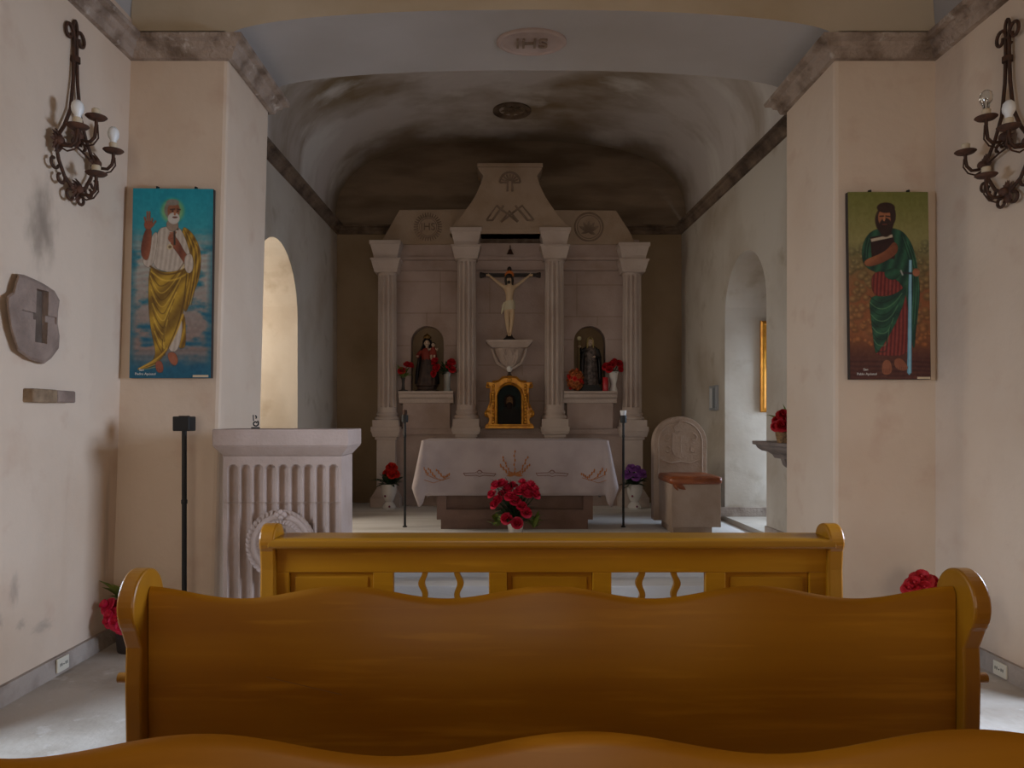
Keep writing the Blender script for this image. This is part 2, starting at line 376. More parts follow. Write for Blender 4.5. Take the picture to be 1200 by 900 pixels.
# chancel side walls with deep round-headed window bays, end wall, lunette
TH = 1.0
m = MB(); wall_strip(m, lambda u, z, w: (sl(u) - w, u, z), DP1 - 0.02, DB, ZS, 3.96, [(7.02, 0.67, ZS + 0.001, 2.485, True)], TH); struct('wall_chancel_left', m, PLASTER_S, smooth=True, angle=30)
m = MB(); wall_strip(m, lambda u, z, w: (sr(u) + w, u, z), DP1 - 0.02, DB, ZS, 3.96, [(7.18, 0.57, ZS + 0.05, 2.50, True)], TH); struct('wall_chancel_right', m, PLASTER_S, smooth=True, angle=30)
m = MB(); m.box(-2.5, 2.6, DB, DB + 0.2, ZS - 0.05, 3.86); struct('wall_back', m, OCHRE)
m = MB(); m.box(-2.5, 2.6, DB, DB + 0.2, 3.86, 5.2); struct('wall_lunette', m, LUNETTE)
# cornices: profile swept along polylines (room on the left-hand side of travel is +)
PROF = [(0,-0.16),(0.03,-0.155),(0.045,-0.115),(0.07,-0.10),(0.08,-0.075),(0.115,-0.065),(0.12,-0.04),(0,-0.01)]
def cornice(name, path, ztop, mat, sign=1, k=1.0):
    P = [Vector((p[0], p[1])) for p in path]
    Q = [P[0]]
    rings = []
    for i, p in enumerate(P):
        ns = []
        for a, b in ((i-1, i), (i, i+1)):
            if a >= 0 and b < len(P):
                t = (P[b] - P[a]).normalized(); ns.append(Vector((t.y, -t.x))*sign)
        nn = ns[0] if len(ns) == 1 else (ns[0] + ns[1]) / (1 + ns[0].dot(ns[1]))
        rings.append([(p.x + nn.x*o*k, p.y + nn.y*o*k, ztop + z*k) for o, z in PROF])
    mb = MB(); mb.loft(rings); return struct(name, mb, mat)
cornice('trim_2', [(-2.365, REAR), (-2.365, DP0), (PLT, DP0), (PLT, DP1 + 0.0), (-2.18, DP1)], ZT + 0.005, CORNICE)
cornice('trim_3', [(XR, REAR), (XR, DP0), (PR, DP0), (PR, DP1), (2.41, DP1)], ZT + 0.005, CORNICE, sign=-1)
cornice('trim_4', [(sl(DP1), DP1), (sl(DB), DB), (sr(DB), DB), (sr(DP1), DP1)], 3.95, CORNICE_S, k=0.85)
# skirtings
m = MB(); m.prism([(XLB - 0.05, 0), (XLB + 0.03, 0), (XLB + 0.025, 0.1), (XLB - 0.05, 0.105)], 'y', 3.07, DP0); struct('baseboard_left', m, SKIRT)
m = MB(); m.box(XR - 0.022, XR + 0.05, 3.57, DP0, 0, 0.105); struct('baseboard_right', m, SKIRT)
m = MB(); m.box(-2.44, PLB, DP0 - 0.02, DP0, 0, 0.09); struct('baseboard_pier_left', m, SKIRT)
m = MB(); m.box(2.3, sr(7.75) + 0.9, 7.725, 7.76, ZS + 0.05, ZS + 0.15); struct('baseboard_bay', m, SKIRT)
m = MB(); m.prism([(sr(DP1)-0.02, DP1), (sr(6.6)-0.02, 6.6), (sr(6.6)+0.02, 6.6), (sr(DP1)+0.02, DP1)], 'z', ZS, ZS + 0.12); struct('baseboard_chancel_right', m, SKIRT)
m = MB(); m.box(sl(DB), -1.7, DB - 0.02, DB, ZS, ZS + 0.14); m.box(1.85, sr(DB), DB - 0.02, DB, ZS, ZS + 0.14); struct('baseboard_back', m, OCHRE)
# window frames at the outer ends of the bays (mostly hidden from the nave)
def win_frame(name, x, uc, hw, zb, zt):
    mb = MB(); t = 0.05
    mb.box(x - 0.03, x + 0.03, uc - hw, uc + hw, zb, zb + t); mb.box(x - 0.03, x + 0.03, uc - hw, uc + hw, zt - t, zt)
    for u in (uc - hw + t/2, uc, uc + hw - t/2): mb.box(x - 0.03, x + 0.03, u - t/2, u + t/2, zb, zt)
    for q in (1, 2): mb.box(x - 0.02, x + 0.02, uc - hw, uc + hw, lerp(zb, zt, q/3) - 0.015, lerp(zb, zt, q/3) + 0.015)
    return struct(name, mb, WOOD_E)
def door_frame(name, x, uc, hw, zt):
    mb = MB(); t = 0.07
    for u in (uc - hw, uc + hw - t): mb.box(x - 0.06, x + 0.06, u, u + t, 0, zt)
    mb.box(x - 0.06, x + 0.06, uc - hw, uc + hw, zt - t, zt)
    return struct(name, mb, WOOD_E)
door_frame('door_1', XLB - 0.40, 2.35, 0.72, 2.35); door_frame('door_2', XR + 0.42, 2.95, 0.62, 2.35)
m = MB(); m.box(-5.5, -2.9, 0.5, 5.0, -0.2, -0.001); struct('floor_outside_left', m, FLOORM); m = MB(); m.box(3.1, 5.7, 0.5, 5.0, -0.2, -0.001); struct('floor_outside_right', m, FLOORM)
win_frame('window_1', sl(7.0) - TH + 0.05, 7.02, 0.6, 0.9, 3.0)
win_frame('window_2', sr(7.1) + TH - 0.05, 7.18, 0.5, 0.9, 2.9)
# outer walls of the two bays, with their window openings
def bay_end(name, x, sgn, u0, u1, z1, hole):
    mb = MB(); wall_strip(mb, lambda u, z, w: (x + sgn*w, u, z), u0, u1, ZS, z1, [hole], 0.3); return struct(name, mb, PLASTER_S)
bay_end('wall_bay_left', sl(7.0) - TH + 0.02, -1, 6.2, 7.85, 3.4, (7.02, 0.6, 0.9, 2.6, True))
bay_end('wall_bay_right', sr(7.1) + TH - 0.02, 1, 6.4, 7.95, 3.4, (7.18, 0.5, 0.9, 1.95, False))

# ------------------------------------------------------------------ pews
PEW_C = 0.126
def wave_top(x, c=PEW_C):
    ph = (x - c)/0.565
    return 0.9405 + 0.0175*math.cos(2*PI*ph)
def end_profile():
    """side outline of a pew end in (y, z), y towards the altar; roundel bulges to the rear"""
    pts = [(-0.04,0.0),(0.42,0.0),(0.42,0.05),(0.385,0.12),(0.40,0.30),(0.42,0.46),(0.40,0.52),(0.33,0.535),(0.22,0.55),(0.13,0.62),(0.085,0.72),(0.075,0.80)]
    pts += [(-0.005 + 0.088*math.cos(a), 0.915 + 0.092*math.sin(a)) for a in np.linspace(-0.15, PI + 0.75, 26)]
    pts += [(-0.045,0.80),(-0.05,0.70),(-0.042,0.45),(-0.05,0.2),(-0.055,0.08)]
    return pts
def make_pew(y, label, tilt=0.0):
    x0, x1 = -0.972, 1.238
    t = thing('church_pew', label, 'bench', ((x0+x1)/2, y, 0), 'wooden pews facing the altar')
    # wavy back panel
    xs = np.linspace(x0, x1, 90); rings = []
    for x in xs:
        zt = wave_top(x)
        rings.append([(x, y-0.014, 0.36), (x, y-0.014, zt-0.018), (x, y-0.006, zt-0.004), (x, y+0.0, zt), (x, y+0.008, zt-0.004), (x, y+0.014, zt-0.018), (x, y+0.014, 0.36)])
    m = MB(); m.loft(rings); bp = m.build('back_panel', WOOD, t, smooth=True, angle=50)
    # a pale scratch across the back
    if y > 1.5:
        m = MB(); a = (U(311,1.98), y-0.0146, Z(794,1.98)); b = (U(400,1.98), y-0.0146, Z(815,1.98))
        m.tube([a, b], 0.0012, 5); m.build('scratch', WOOD_T, bp)
    m = MB(); m.box(x0, x1, y+0.02, y+0.42, 0.43, 0.46); m.build('seat', WOOD_T, t, bevel=0.008)
    m = MB(); m.box(x0, x1, y+0.36, y+0.385, 0.33, 0.43); m.build('seat_rail', WOOD, t, bevel=0.004)
    m = MB(); m.box(x0, x1, y+0.10, y+0.13, 0.10, 0.18); m.build('stretcher', WOOD, t, bevel=0.004)
    for sx in (x0 - 0.048, x1 + 0.002):
        pts = [(y + p[0], p[1]) for p in end_profile()]
        m = MB(); m.prism(pts, 'x', sx, sx + 0.046); e = m.build('pew_end', WOOD_E, t, bevel=0.006)
        m = MB(); xo = sx - 0.024 if sx < 0 else sx + 0.044
        m.tube([(xo, y - 0.03, 0.715), (xo + 0.026, y - 0.03, 0.715)], 0.014, 14); m.build('dowel_cap', WOOD_T, e, smooth=True)
    return t
make_pew(2.0, 'wooden pew with wavy topped back and a pale scratch, just behind the kneeler')
p3 = make_pew(1.07, 'nearest wooden pew, only its wavy top showing along the bottom edge')
p3.rotation_euler = (0, math.radians(-0.35), 0)

# front kneeler (prayer desk) with balusters
def make_kneeler(y):
    t = thing('kneeler', 'wooden front prayer desk with flat top rail, panels and open wavy balusters', 'kneeler', (0.2, y, 0))
    X = lambda px: U(px, y)
    m = MB(); m.prism([(y-0.045,0.885),(y-0.055,0.895),(y-0.055,0.922),(y-0.045,0.93),(y+0.11,0.93),(y+0.12,0.92),(y+0.12,0.89),(y+0.11,0.885)], 'x', X(318), X(974)); m.build('top_rail', WOOD_T, t, bevel=0.006)
    m = MB(); m.box(X(325), X(968), y-0.015, y+0.02, 0.784, 0.886); m.build('upper_rail', WOOD, t, bevel=0.004)
    m = MB(); m.box(X(325), X(968), y-0.015, y+0.02, 0.22, 0.32); m.build('lower_rail', WOOD, t, bevel=0.004)
    for a, b in ((325,340),(438,461.5),(573,594),(694,716),(826,849),(947,968)):
        m = MB(); m.box(X(a), X(b), y-0.015, y+0.02, 0.32, 0.785); m.build('stile', WOOD, t, bevel=0.003)
    for a, b in ((340,438),(594,694),(849,947)):
        m = MB(); xa, xb = X(a), X(b)
        m.box(xa, xb, y+0.0, y+0.012, 0.32, 0.785)
        m.frustum((xa+0.02,xb-0.02,y-0.004,y+0.004), 0.34, (xa+0.02,xb-0.02,y-0.004,y+0.004), 0.765); m.build('panel', WOOD, t, bevel=0.004)
    for a, s in ((498.5,-1),(535.5,1),(752.5,-1),(789,1)):
        rings = []
        for i in range(81):
            z = lerp(0.32, 0.785, i/80); ph = (0.785 - z)/0.094
            cx = X(a) + s*0.0075*(1 - math.cos(2*PI*ph))
            w = 0.0125 - 0.001*math.cos(2*PI*ph)
            rings.append([(cx-w, y-0.011, z), (cx+w, y-0.011, z), (cx+w, y+0.011, z), (cx-w, y+0.011, z)])
        m = MB(); m.loft(rings); m.build('baluster', WOOD_E, t)
    for sx in (X(308)-0.0, X(966)):
        pts = [(-0.04,0),(0.30,0),(0.30,0.05),(0.24,0.12),(0.14,0.3),(0.10,0.6),(0.09,0.80)] + [(0.02 + 0.075*math.cos(a), 0.915 + 0.068*math.sin(a)) for a in np.linspace(-0.1, PI+0.6, 20)] + [(-0.035,0.80),(-0.045,0.6),(-0.035,0.35),(-0.055,0.12)]
        m = MB(); m.prism([(y+p[0], p[1]) for p in pts], 'x', sx, sx + 0.062); m.build('kneeler_end', WOOD_E, t, bevel=0.008)
    m = MB(); m.box(X(325), X(968), y-0.40, y-0.20, 0.16, 0.20); m.build('kneeling_board', WOOD_T, t, bevel=0.006)
    for xx in (X(360), X(640), X(930)):
        m = MB(); m.prism([(y-0.40,0),(y+0.02,0),(y+0.02,0.22),(y-0.02,0.22),(y-0.1,0.16),(y-0.40,0.16)], 'x', xx-0.02, xx+0.02); m.build('bracket', WOOD, t, bevel=0.004)
    return t
make_kneeler(3.0)

# ------------------------------------------------------------------ stone lectern (ambo)
def make_lectern():
    d0, d1 = 4.1, 4.48
    t = thing('stone_lectern', 'pale stone lectern with fluted front and carved wreath, before the left pier', 'lectern', (U(332,d0), d0+0.2, 0))
    # cap: vertical slab with splayed underside
    xa, xb = U(248.5,d0), U(408,d0); zt, zm, zb = Z(503,d0), Z(523,d0), Z(535,d0)
    fx0, fx1 = U(261.5,d0+0.05), U(400,d0+0.05)
    m = MB(); m.box(xa, xb, d0, d1, zm, zt); m.frustum((fx0,fx1,d0+0.05,d1-0.03), zb, (xa,xb,d0,d1), zm); m.build('cap', STONE_L, t, bevel=0.006)
    # body with fluted front as a height field
    y0 = d0 + 0.05; n = 9; fa, fb = U(264,y0)+0.0, U(396.5,y0); ztop = Z(545,y0); step = (fb - fa)/n
    xs = []
    for k in range(n):
        for q in (0, .08, .15, .17, .25, .38, .5, .6, .7, .82, .94, .99): xs.append(fa + step*(k + q))
    xs = [fx0] + xs + [fb + 0.001, fx1]
    zs = [0.0] + list(np.linspace(0.06, ztop - 0.08, 22)) + list(np.linspace(ztop - 0.07, ztop + 0.01, 14)) + [zb]
    def dep(x, z):
        if x <= fa or x >= fb: return 0
        q = ((x - fa)/step) % 1.0
        if q < 0.16: return 0
        c = (q - 0.58)/0.42; r = abs(c)
        if r >= 1: return 0
        w = 0.3*step*1.25; zz = (z - (ztop - w))/w
        if zz > 0:
            rr = math.hypot(c, zz)
            if rr >= 1: return 0
            return 0.034*math.sqrt(1 - rr*rr)
        if z < 0.05: return 0
        return 0.034*math.sqrt(1 - c*c)
    m = MB(); rings = [[(x, y0 + dep(x, z), z) for x in xs] for z in zs]
    m.loft(rings, cap=False, closed=False)
    yb = d1 - 0.03
    m.add([(fx0,y0,0),(fx0,yb,0),(fx0,yb,zb),(fx0,y0,zb)], [(0,1,2,3)]); m.add([(fx1,y0,0),(fx1,yb,0),(fx1,yb,zb),(fx1,y0,zb)], [(0,1,2,3)])
    m.add([(fx0,yb,0),(fx1,yb,0),(fx1,yb,zb),(fx0,yb,zb)], [(0,1,2,3)])
    body = m.build('fluted_body', STONE_L, t, smooth=True, angle=30)
    m = MB(); m.box(fx0+0.004, fx1-0.004, y0-0.0008, y0+0.002, Z(589,y0)-0.0015, Z(589,y0)+0.0015); m.build('joint', RELIEF, body)
    # wreath
    cx, cz, R = U(331,y0), Z(637,y0), 0.158
    wr = None; m = MB()
    path = [(cx + R*math.cos(a), y0 - 0.005, cz + R*math.sin(a)) for a in np.linspace(0, 2*PI, 40, endpoint=False)]
    m.tube(path, 0.026, 10, closed=True); wr = m.build('wreath', STONE_L, t, smooth=True)
    m = MB(); rnd = random.Random(3)
    for k in range(44):
        a = 2*PI*k/44; s = 1 if a < PI/2 or a > 3*PI/2 else -1
        for off in (-0.018, 0.018):
            r = R + off; b = (cx + r*math.cos(a), y0 - 0.022, cz + r*math.sin(a)); a2 = a + (0.2 if s > 0 else -0.2); r2 = R + off*2.3
            m.leaf(b, (cx + r2*math.cos(a2), y0 - 0.036, cz + r2*math.sin(a2)), 0.026, up=(0,-1,0))
    for k in range(4): m.ball((cx + 0.02*math.cos(k*1.6), y0-0.035, cz + R + 0.012 + 0.014*math.sin(k*1.6)), 0.016)
    m.build('wreath_leaves', STONE_L, wr)
    m = MB(); m.tube([(cx, y0 - 0.012, cz), (cx, y0 + 0.02, cz)], [0.128, 0.128], 32); m.build('wreath_disc', STONE_L, t)
    m = MB(); m.box(cx-0.012, cx+0.012, y0-0.024, y0, cz-0.09, cz+0.09); m.box(cx-0.06, cx+0.06, y0-0.024, y0, cz+0.01, cz+0.034); m.build('carved_cross', STONE_L, t, bevel=0.004)
    return t
make_lectern()
# small black scroll standing on the lectern
tz = Z(503,4.1)
t = thing('scroll_ornament', 'tiny black iron scroll standing on the left end of the stone lectern top', 'ornament', (U(299,4.4), 4.38, tz))
m = MB(); c = (U(299.5,4.38), 4.38, tz + 0.03)
m.tube(spiral(c, 0.008, 0.019, PI*0.1, PI*2.3), 0.0045, 6); m.tube([(c[0]-0.012,4.38,tz+0.045),(c[0]-0.014,4.38,tz+0.082)], 0.004, 6)
m.tube(spiral((c[0]-0.004,4.38,tz+0.072), 0.012, 0.004, -1.2, 1.4), 0.004, 6); m.build('scroll', BLACK, t, smooth=True)
m = MB(); m.box(c[0]-0.02, c[0]+0.02, 4.36, 4.40, tz, tz+0.008); m.build('foot', BLACK, t)

# ------------------------------------------------------------------ candle stands
def stand(name, label, px, d, zf, ztop, kind, pr=0.012):
    x = U(px, d); t = thing('candle_stand', label, 'candle stand', (x, d, zf), 'black candle stands')
    m = MB(); m.lathe([(0.0,0),(0.024,0),(0.024,0.006),(0.015,0.014),(0.0,0.014)], x, d, 20, zf); m.build('foot', BLACK, t, smooth=True)
    hb = ztop - {'square': 0.088, 'cup': 0.125, 'dark': 0.125}[kind]
    m = MB(); m.lathe([(0,0.015),(pr,0.015),(pr,0.9),(pr*1.25,0.905),(pr*1.25,0.925),(pr,0.93),(pr,hb-zf+0.01),(0,hb-zf+0.01)], x, d, 14, zf); m.build('pole', BLACK, t, smooth=True)
    if kind == 'square':
        m = MB(); m.box(x-0.05, x+0.05, d-0.05, d+0.05, hb, ztop); h = m.build('candle_holder', BLACK, t, bevel=0.006)
        m = MB(); m.lathe([(0,0),(0.03,0),(0.032,0.004),(0,0.004)], x, d, 18, ztop); m.build('socket_ring', IRON, h)
    else:
        m = MB(); m.lathe([(0,0),(0.028,0),(0.034,0.006),(0.034,0.075),(0.0,0.075)], x, d, 18, hb); h = m.build('candle_holder', BLACK, t, smooth=True)
        if kind == 'cup':
            m = MB(); m.lathe([(0.0,0.074),(0.026,0.074),(0.034,0.125),(0.030,0.122),(0.022,0.082),(0.0,0.080)], x, d, 18, hb); m.build('glass_cup', M('frosted glass cup', (226,226,226), 0.3), t, smooth=True)
        else:
            m = MB(); m.lathe([(0.0,0.074),(0.02,0.074),(0.024,0.10),(0.02,0.125),(0.0,0.128)], x, d, 18, hb); m.build('candle_stub', IRON, t, smooth=True)
    return t
stand('a', 'black pole candle stand with a square head, before the left pier', 216, 4.38, 0.0, Z(488,4.38), 'square', 0.0145)
stand('b', 'thin black candle stand with a dark candle stub, left of the white altar cloth', 474.5, 7.33, ZS, Z(480.5,7.33), 'dark')
stand('c', 'thin black candle stand topped by a pale glass cup, right of the white altar cloth', 730.5, 7.33, ZS, Z(481,7.33), 'cup')

# ------------------------------------------------------------------ altar and cloth
def make_altar():
    d = 7.19; xa, xb = U(512,d), U(694.5,d); z1 = Z(608.5,d)
    t = thing('altar', 'brown stone altar table with panelled base, under the white embroidered cloth', 'altar', ((xa+xb)/2, 7.5, ZS))
    m = MB(); m.box(U(516.6,d), U(689,d), d, d+0.66, ZS, z1); m.build('plinth', STONE_B, t, bevel=0.004)
    m = MB(); m.box(xa, xb, d-0.02, d+0.68, z1, 1.13)
    b = m.build('base', STONE_B, t)
    c = MB(); c.box(xa+0.095, xb-0.095, d-0.05, d+0.03, z1+0.10, 1.0); cut(b, c)
    m = MB(); m.box(-0.795, 1.015, d-0.06, d+0.70, 1.13, 1.19); m.build('table_slab', STONE_B, t, bevel=0.005)
    return t
make_altar()
def make_cloth():
    d = 7.12; zt = 1.196; xa, xb = U(494,d), U(713.5,d); ya, yb = d, d + 0.80; r = 0.035
    t = thing('altar_cloth', 'white linen altar cloth embroidered with gold wheat, draped over the stone altar', 'tablecloth', ((xa+xb)/2, (ya+yb)/2, zt))
    per = []   # (x, y, nx, ny, corner weight)
    def edge(p, q, n, N):
        for i in range(N): 
            s = i/N; per.append((lerp(p[0],q[0],s), lerp(p[1],q[1],s), n[0], n[1], 0.0))
    def corner(c, a0):
        for i in range(8):
            a = a0 + (PI/2)*i/8; per.append((c[0]+r*math.cos(a), c[1]+r*math.sin(a), math.cos(a), math.sin(a), math.sin(PI*i/8)))
    corner((xa+r, ya+r), PI); edge((xa+r, ya), (xb-r, ya), (0,-1), 60); corner((xb-r, ya+r), 1.5*PI); edge((xb, ya+r), (xb, yb-r), (1,0), 20)
    corner((xb-r, yb-r), 0); edge((xb-r, yb), (xa+r, yb), (0,1), 60); corner((xa+r, yb-r), PI/2); edge((xa, yb-r), (xa, ya+r), (-1,0), 20)
    tri = lambda q: q/0.72 if q < 0.72 else 1 - 0.75*(q - 0.72)/0.28
    flare = lambda s, prox, q: 0.05*prox*tri(q) + 0.012*q + 0.007*math.sin(s*17)*q
    J = 14; rings = [[((xa+xb)/2 + (p[0]-(xa+xb)/2)*s, (ya+yb)/2 + (p[1]-(ya+yb)/2)*s, zt) for p in per] for s in (0.02, 0.6)]
    for j in range(J + 1):
        q = j/J; ring = []
        for i, (x, y, nx, ny, c) in enumerate(per):
            side = abs(nx) if c == 0 else 0.5
            drop = 0.535 + 0.02*side + 0.10*c
            prox = max(0, 1 - min(math.hypot(x-cx, y-cy) for cx in (xa, xb) for cy in (ya, yb))/0.22)
            fl = flare(x if abs(nx) < 0.5 else y, prox, q)
            if c > 0: fl += 0.055*c*tri(q)
            if abs(nx) > 0.9 and c == 0: fl += 0.02*q
            ring.append((x + nx*fl, y + ny*fl, zt - drop*q - (0.0 if j else 0)))
        rings.append(ring)
    m = MB(); m.loft(rings, cap=False); n0 = len(per); m.f.append(tuple(range(n0)))
    lin_ = m.build('linen', CLOTH, t, smooth=True, angle=70)
    md = lin_.modifiers.new('Solid', 'SOLIDIFY'); md.thickness = 0.004; md.offset = 1
    # embroidery on the front drop
    def E(px, py):
        yf = ya - 0.01
        for _ in range(3):
            x, z = U(px, yf), Z(py, yf); q = max(0, (zt - z)/0.535)
            prox = max(0, 1 - min(abs(x - xa), abs(x - xb))/0.22); yf = ya - flare(x, prox, q) - 0.007
        return (x, yf, z)
    def ear(mb, a, b, w=0.006):
        A, B = Vector(E(*a)), Vector(E(*b))
        for k in range(6):
            p = A.lerp(B, k/5); s = 1 if k % 2 else -1
            mb.ball((p.x + s*w*0.5, p.y, p.z), w*0.9, 0.003, w*1.5, 8, 5)
        mb.tube([A, B], 0.0026, 5)
    m = MB()
    for a, b in (((603,555),(603,529)),((597,553),(589,536)),((594,553),(586,545)),((610,553),(618,536)),((613,553),(620,545))): ear(m, a, b, 0.009)
    for k in range(7):
        a = lerp(-0.25, PI + 0.25, k/6); A = E(603,557); m.leaf(A, (A[0]+0.085*math.cos(a), A[1]-0.003, A[2]+0.05*math.sin(a)*0.8+0.005), 0.022, up=(0,-1,0))
    m.build('wheat_embroidery', EMB, lin_, smooth=True)
    for sx in (1, -1):
        m = MB()
        P = lambda x, y, sx=sx: (x if sx > 0 else 1209 - x, y)
        for A_, B_ in (((495,547),(501,555)),((502.5,549.5),(509,558)),((512,551),(519,559)),((527,555.5),(521,559.5))): ear(m, P(*A_), P(*B_), 0.0085)
        m.tube([E(*P(499,556)), E(*P(510,561)), E(*P(520,563))], 0.003, 5); m.tube([E(*P(508,558)), E(*P(516,563)), E(*P(527,560))], 0.003, 5)
        m.tube([E(*P(496,562)), E(*P(508,566)), E(*P(522,561))], 0.0025, 5)
        m.build('wheat_embroidery', EMB, lin_, smooth=True)
    for a in (543, 628):
        m = MB()
        m.tube([E(a,554.5), E(a+14,554), E(a+19,551), E(a+23,554), E(a+38,555)], 0.0026, 5)
        m.tube([E(a+2,557.5), E(a+15,557), E(a+19,558.5), E(a+24,557), E(a+36,558)], 0.0026, 5)
        c = E(a+19,553); m.tube([(c[0]+0.022*math.cos(k*PI/5), c[1], c[2]+0.018*math.sin(k*PI/5)) for k in range(10)], 0.0022, 5, closed=True)
        m.tube([E(a,554.5), E(a+2,557.5)], 0.0026, 5); m.tube([E(a+38,555), E(a+36,558)], 0.0026, 5)
        m.build('scroll_embroidery', EMB2, lin_, smooth=True)
    return t
make_cloth()

# ------------------------------------------------------------------ stone presider's chair and cushion
def make_chair():
    d = 6.83; xa, xb = U(787,d), U(845,d); t = thing('stone_chair', 'carved stone chair with rounded back, right of the altar', 'chair', ((xa+xb)/2, d+0.35, ZS))
    z0, zs = Z(618,d), Z(567.5,d); yb = 7.38
    m = MB(); m.box(xa+0.025, xb-0.07, d+0.05, yb, ZS, z0); m.build('foot', STONE_C, t, bevel=0.004)
    m = MB(); m.box(xa, xb, d, yb, z0, zs); m.build('seat_block', STONE_C, t, bevel=0.006)
    # arched back slab
    y = 7.38; ba, bb = U(766,y), U(828.5,y); c = (ba+bb)/2; r = (bb-ba)/2; zs2 = Z(488,y) - r
    pts = [(ba, ZS + 0.06), (bb, ZS + 0.06)] + [(c + r*math.cos(a), zs2 + r*math.sin(a)) for a in np.linspace(0, PI, 28)]
    m = MB(); m.prism(pts, 'y', y, y + 0.13); back = m.build('backrest', STONE_C, t, bevel=0.006)
    arc = [(c + (r-0.05)*math.cos(a), y - 0.001, zs2 + (r-0.05)*math.sin(a)) for a in np.linspace(0, PI, 28)]
    m = MB(); m.tube([(bb-0.05, y-0.001, 0.86)] + arc + [(ba+0.05, y-0.001, 0.86)], 0.009, 8); m.build('back_moulding', STONE_C, back, smooth=True)
    m = MB(); zc = zs2 + 0.03
    m.prism([(c-0.09,zc-0.10),(c-0.07,zc-0.15),(c,zc-0.19),(c+0.07,zc-0.15),(c+0.09,zc-0.10),(c+0.085,zc+0.07),(c,zc+0.085),(c-0.085,zc+0.07)], 'y', y-0.014, y+0.01)
    m.prism([(c-0.055,zc+0.09),(c+0.055,zc+0.09),(c+0.07,zc+0.13),(c+0.035,zc+0.16),(c,zc+0.20),(c-0.035,zc+0.16),(c-0.07,zc+0.13)], 'y', y-0.014, y+0.01)
    for s in (-1, 1):
        m.tube(spiral((c+s*0.13, y-0.004, zc+0.02), 0.045, 0.012, PI/2, PI/2 + s*-4.5), 0.010, 6)
        m.tube(spiral((c+s*0.135, y-0.004, zc-0.10), 0.04, 0.012, PI/2, PI/2 + s*4.2), 0.010, 6)
    m.tube([(c-0.2,y-0.002,zc-0.20),(c-0.1,y-0.006,zc-0.235),(c,y-0.006,zc-0.22),(c+0.1,y-0.006,zc-0.235),(c+0.2,y-0.002,zc-0.20)], 0.012, 6)
    m.tube([(c-0.06,y-0.012,zc-0.03),(c+0.06,y-0.012,zc-0.03)], 0.007, 6); m.tube([(c,y-0.012,zc-0.12),(c,y-0.012,zc+0.05)], 0.007, 6)
    m.build('carved_crest', STONE_C, back, smooth=True)
    # leather cushion: thing of its own
    q = thing('seat_cushion', 'brown leather cushion lying on the seat of the carved stone chair', 'cushion', ((xa+xb)/2, d+0.28, zs))
    rings = []; xa2, xb2 = xa - 0.012, xb + 0.008
    for k, (ins, z) in enumerate(((0.02,0),(0.0,0.012),(-0.004,0.035),(0.004,0.058),(0.03,0.072),(0.10,0.078),(0.2,0.07))):
        ring = []
        for (cx, cy, a0) in ((xb2-0.04, d+0.5, 0), (xa2+0.04, d+0.5, PI/2), (xa2+0.04, d+0.02, PI), (xb2-0.04, d+0.02, 1.5*PI)):
            for i in range(6):
                a = a0 + PI/2*i/5; rr = max(0.005, 0.045 - 0.2*max(0, ins)); mx, my = (xa2+xb2)/2, d+0.26
                x = cx + rr*math.cos(a); yy = cy + rr*math.sin(a)
                ring.append((mx + (x-mx)*(1 - ins*2.2), my + (yy-my)*(1 - ins*2.0), zs + z))
        rings.append(ring)
    m = MB(); m.loft(rings); pad = m.build('leather_pad', LEATHER, q, smooth=True, angle=60)
    m = MB(); m.tube([p for p in rings[3]], 0.006, 6, closed=True); m.build('piping', LEATHER, pad, smooth=True)
    m = MB(); x = xa + 0.03
    m.leaf((x, d-0.008, zs+0.012), (x+0.10, d-0.014, zs-0.05), 0.05, up=(0,-1,0)); m.leaf((x-0.02, d-0.008, zs+0.012), (x+0.03, d-0.012, zs-0.06), 0.03, up=(0,-1,0)); m.build('tie_strap', LEATHER, q)
make_chair()
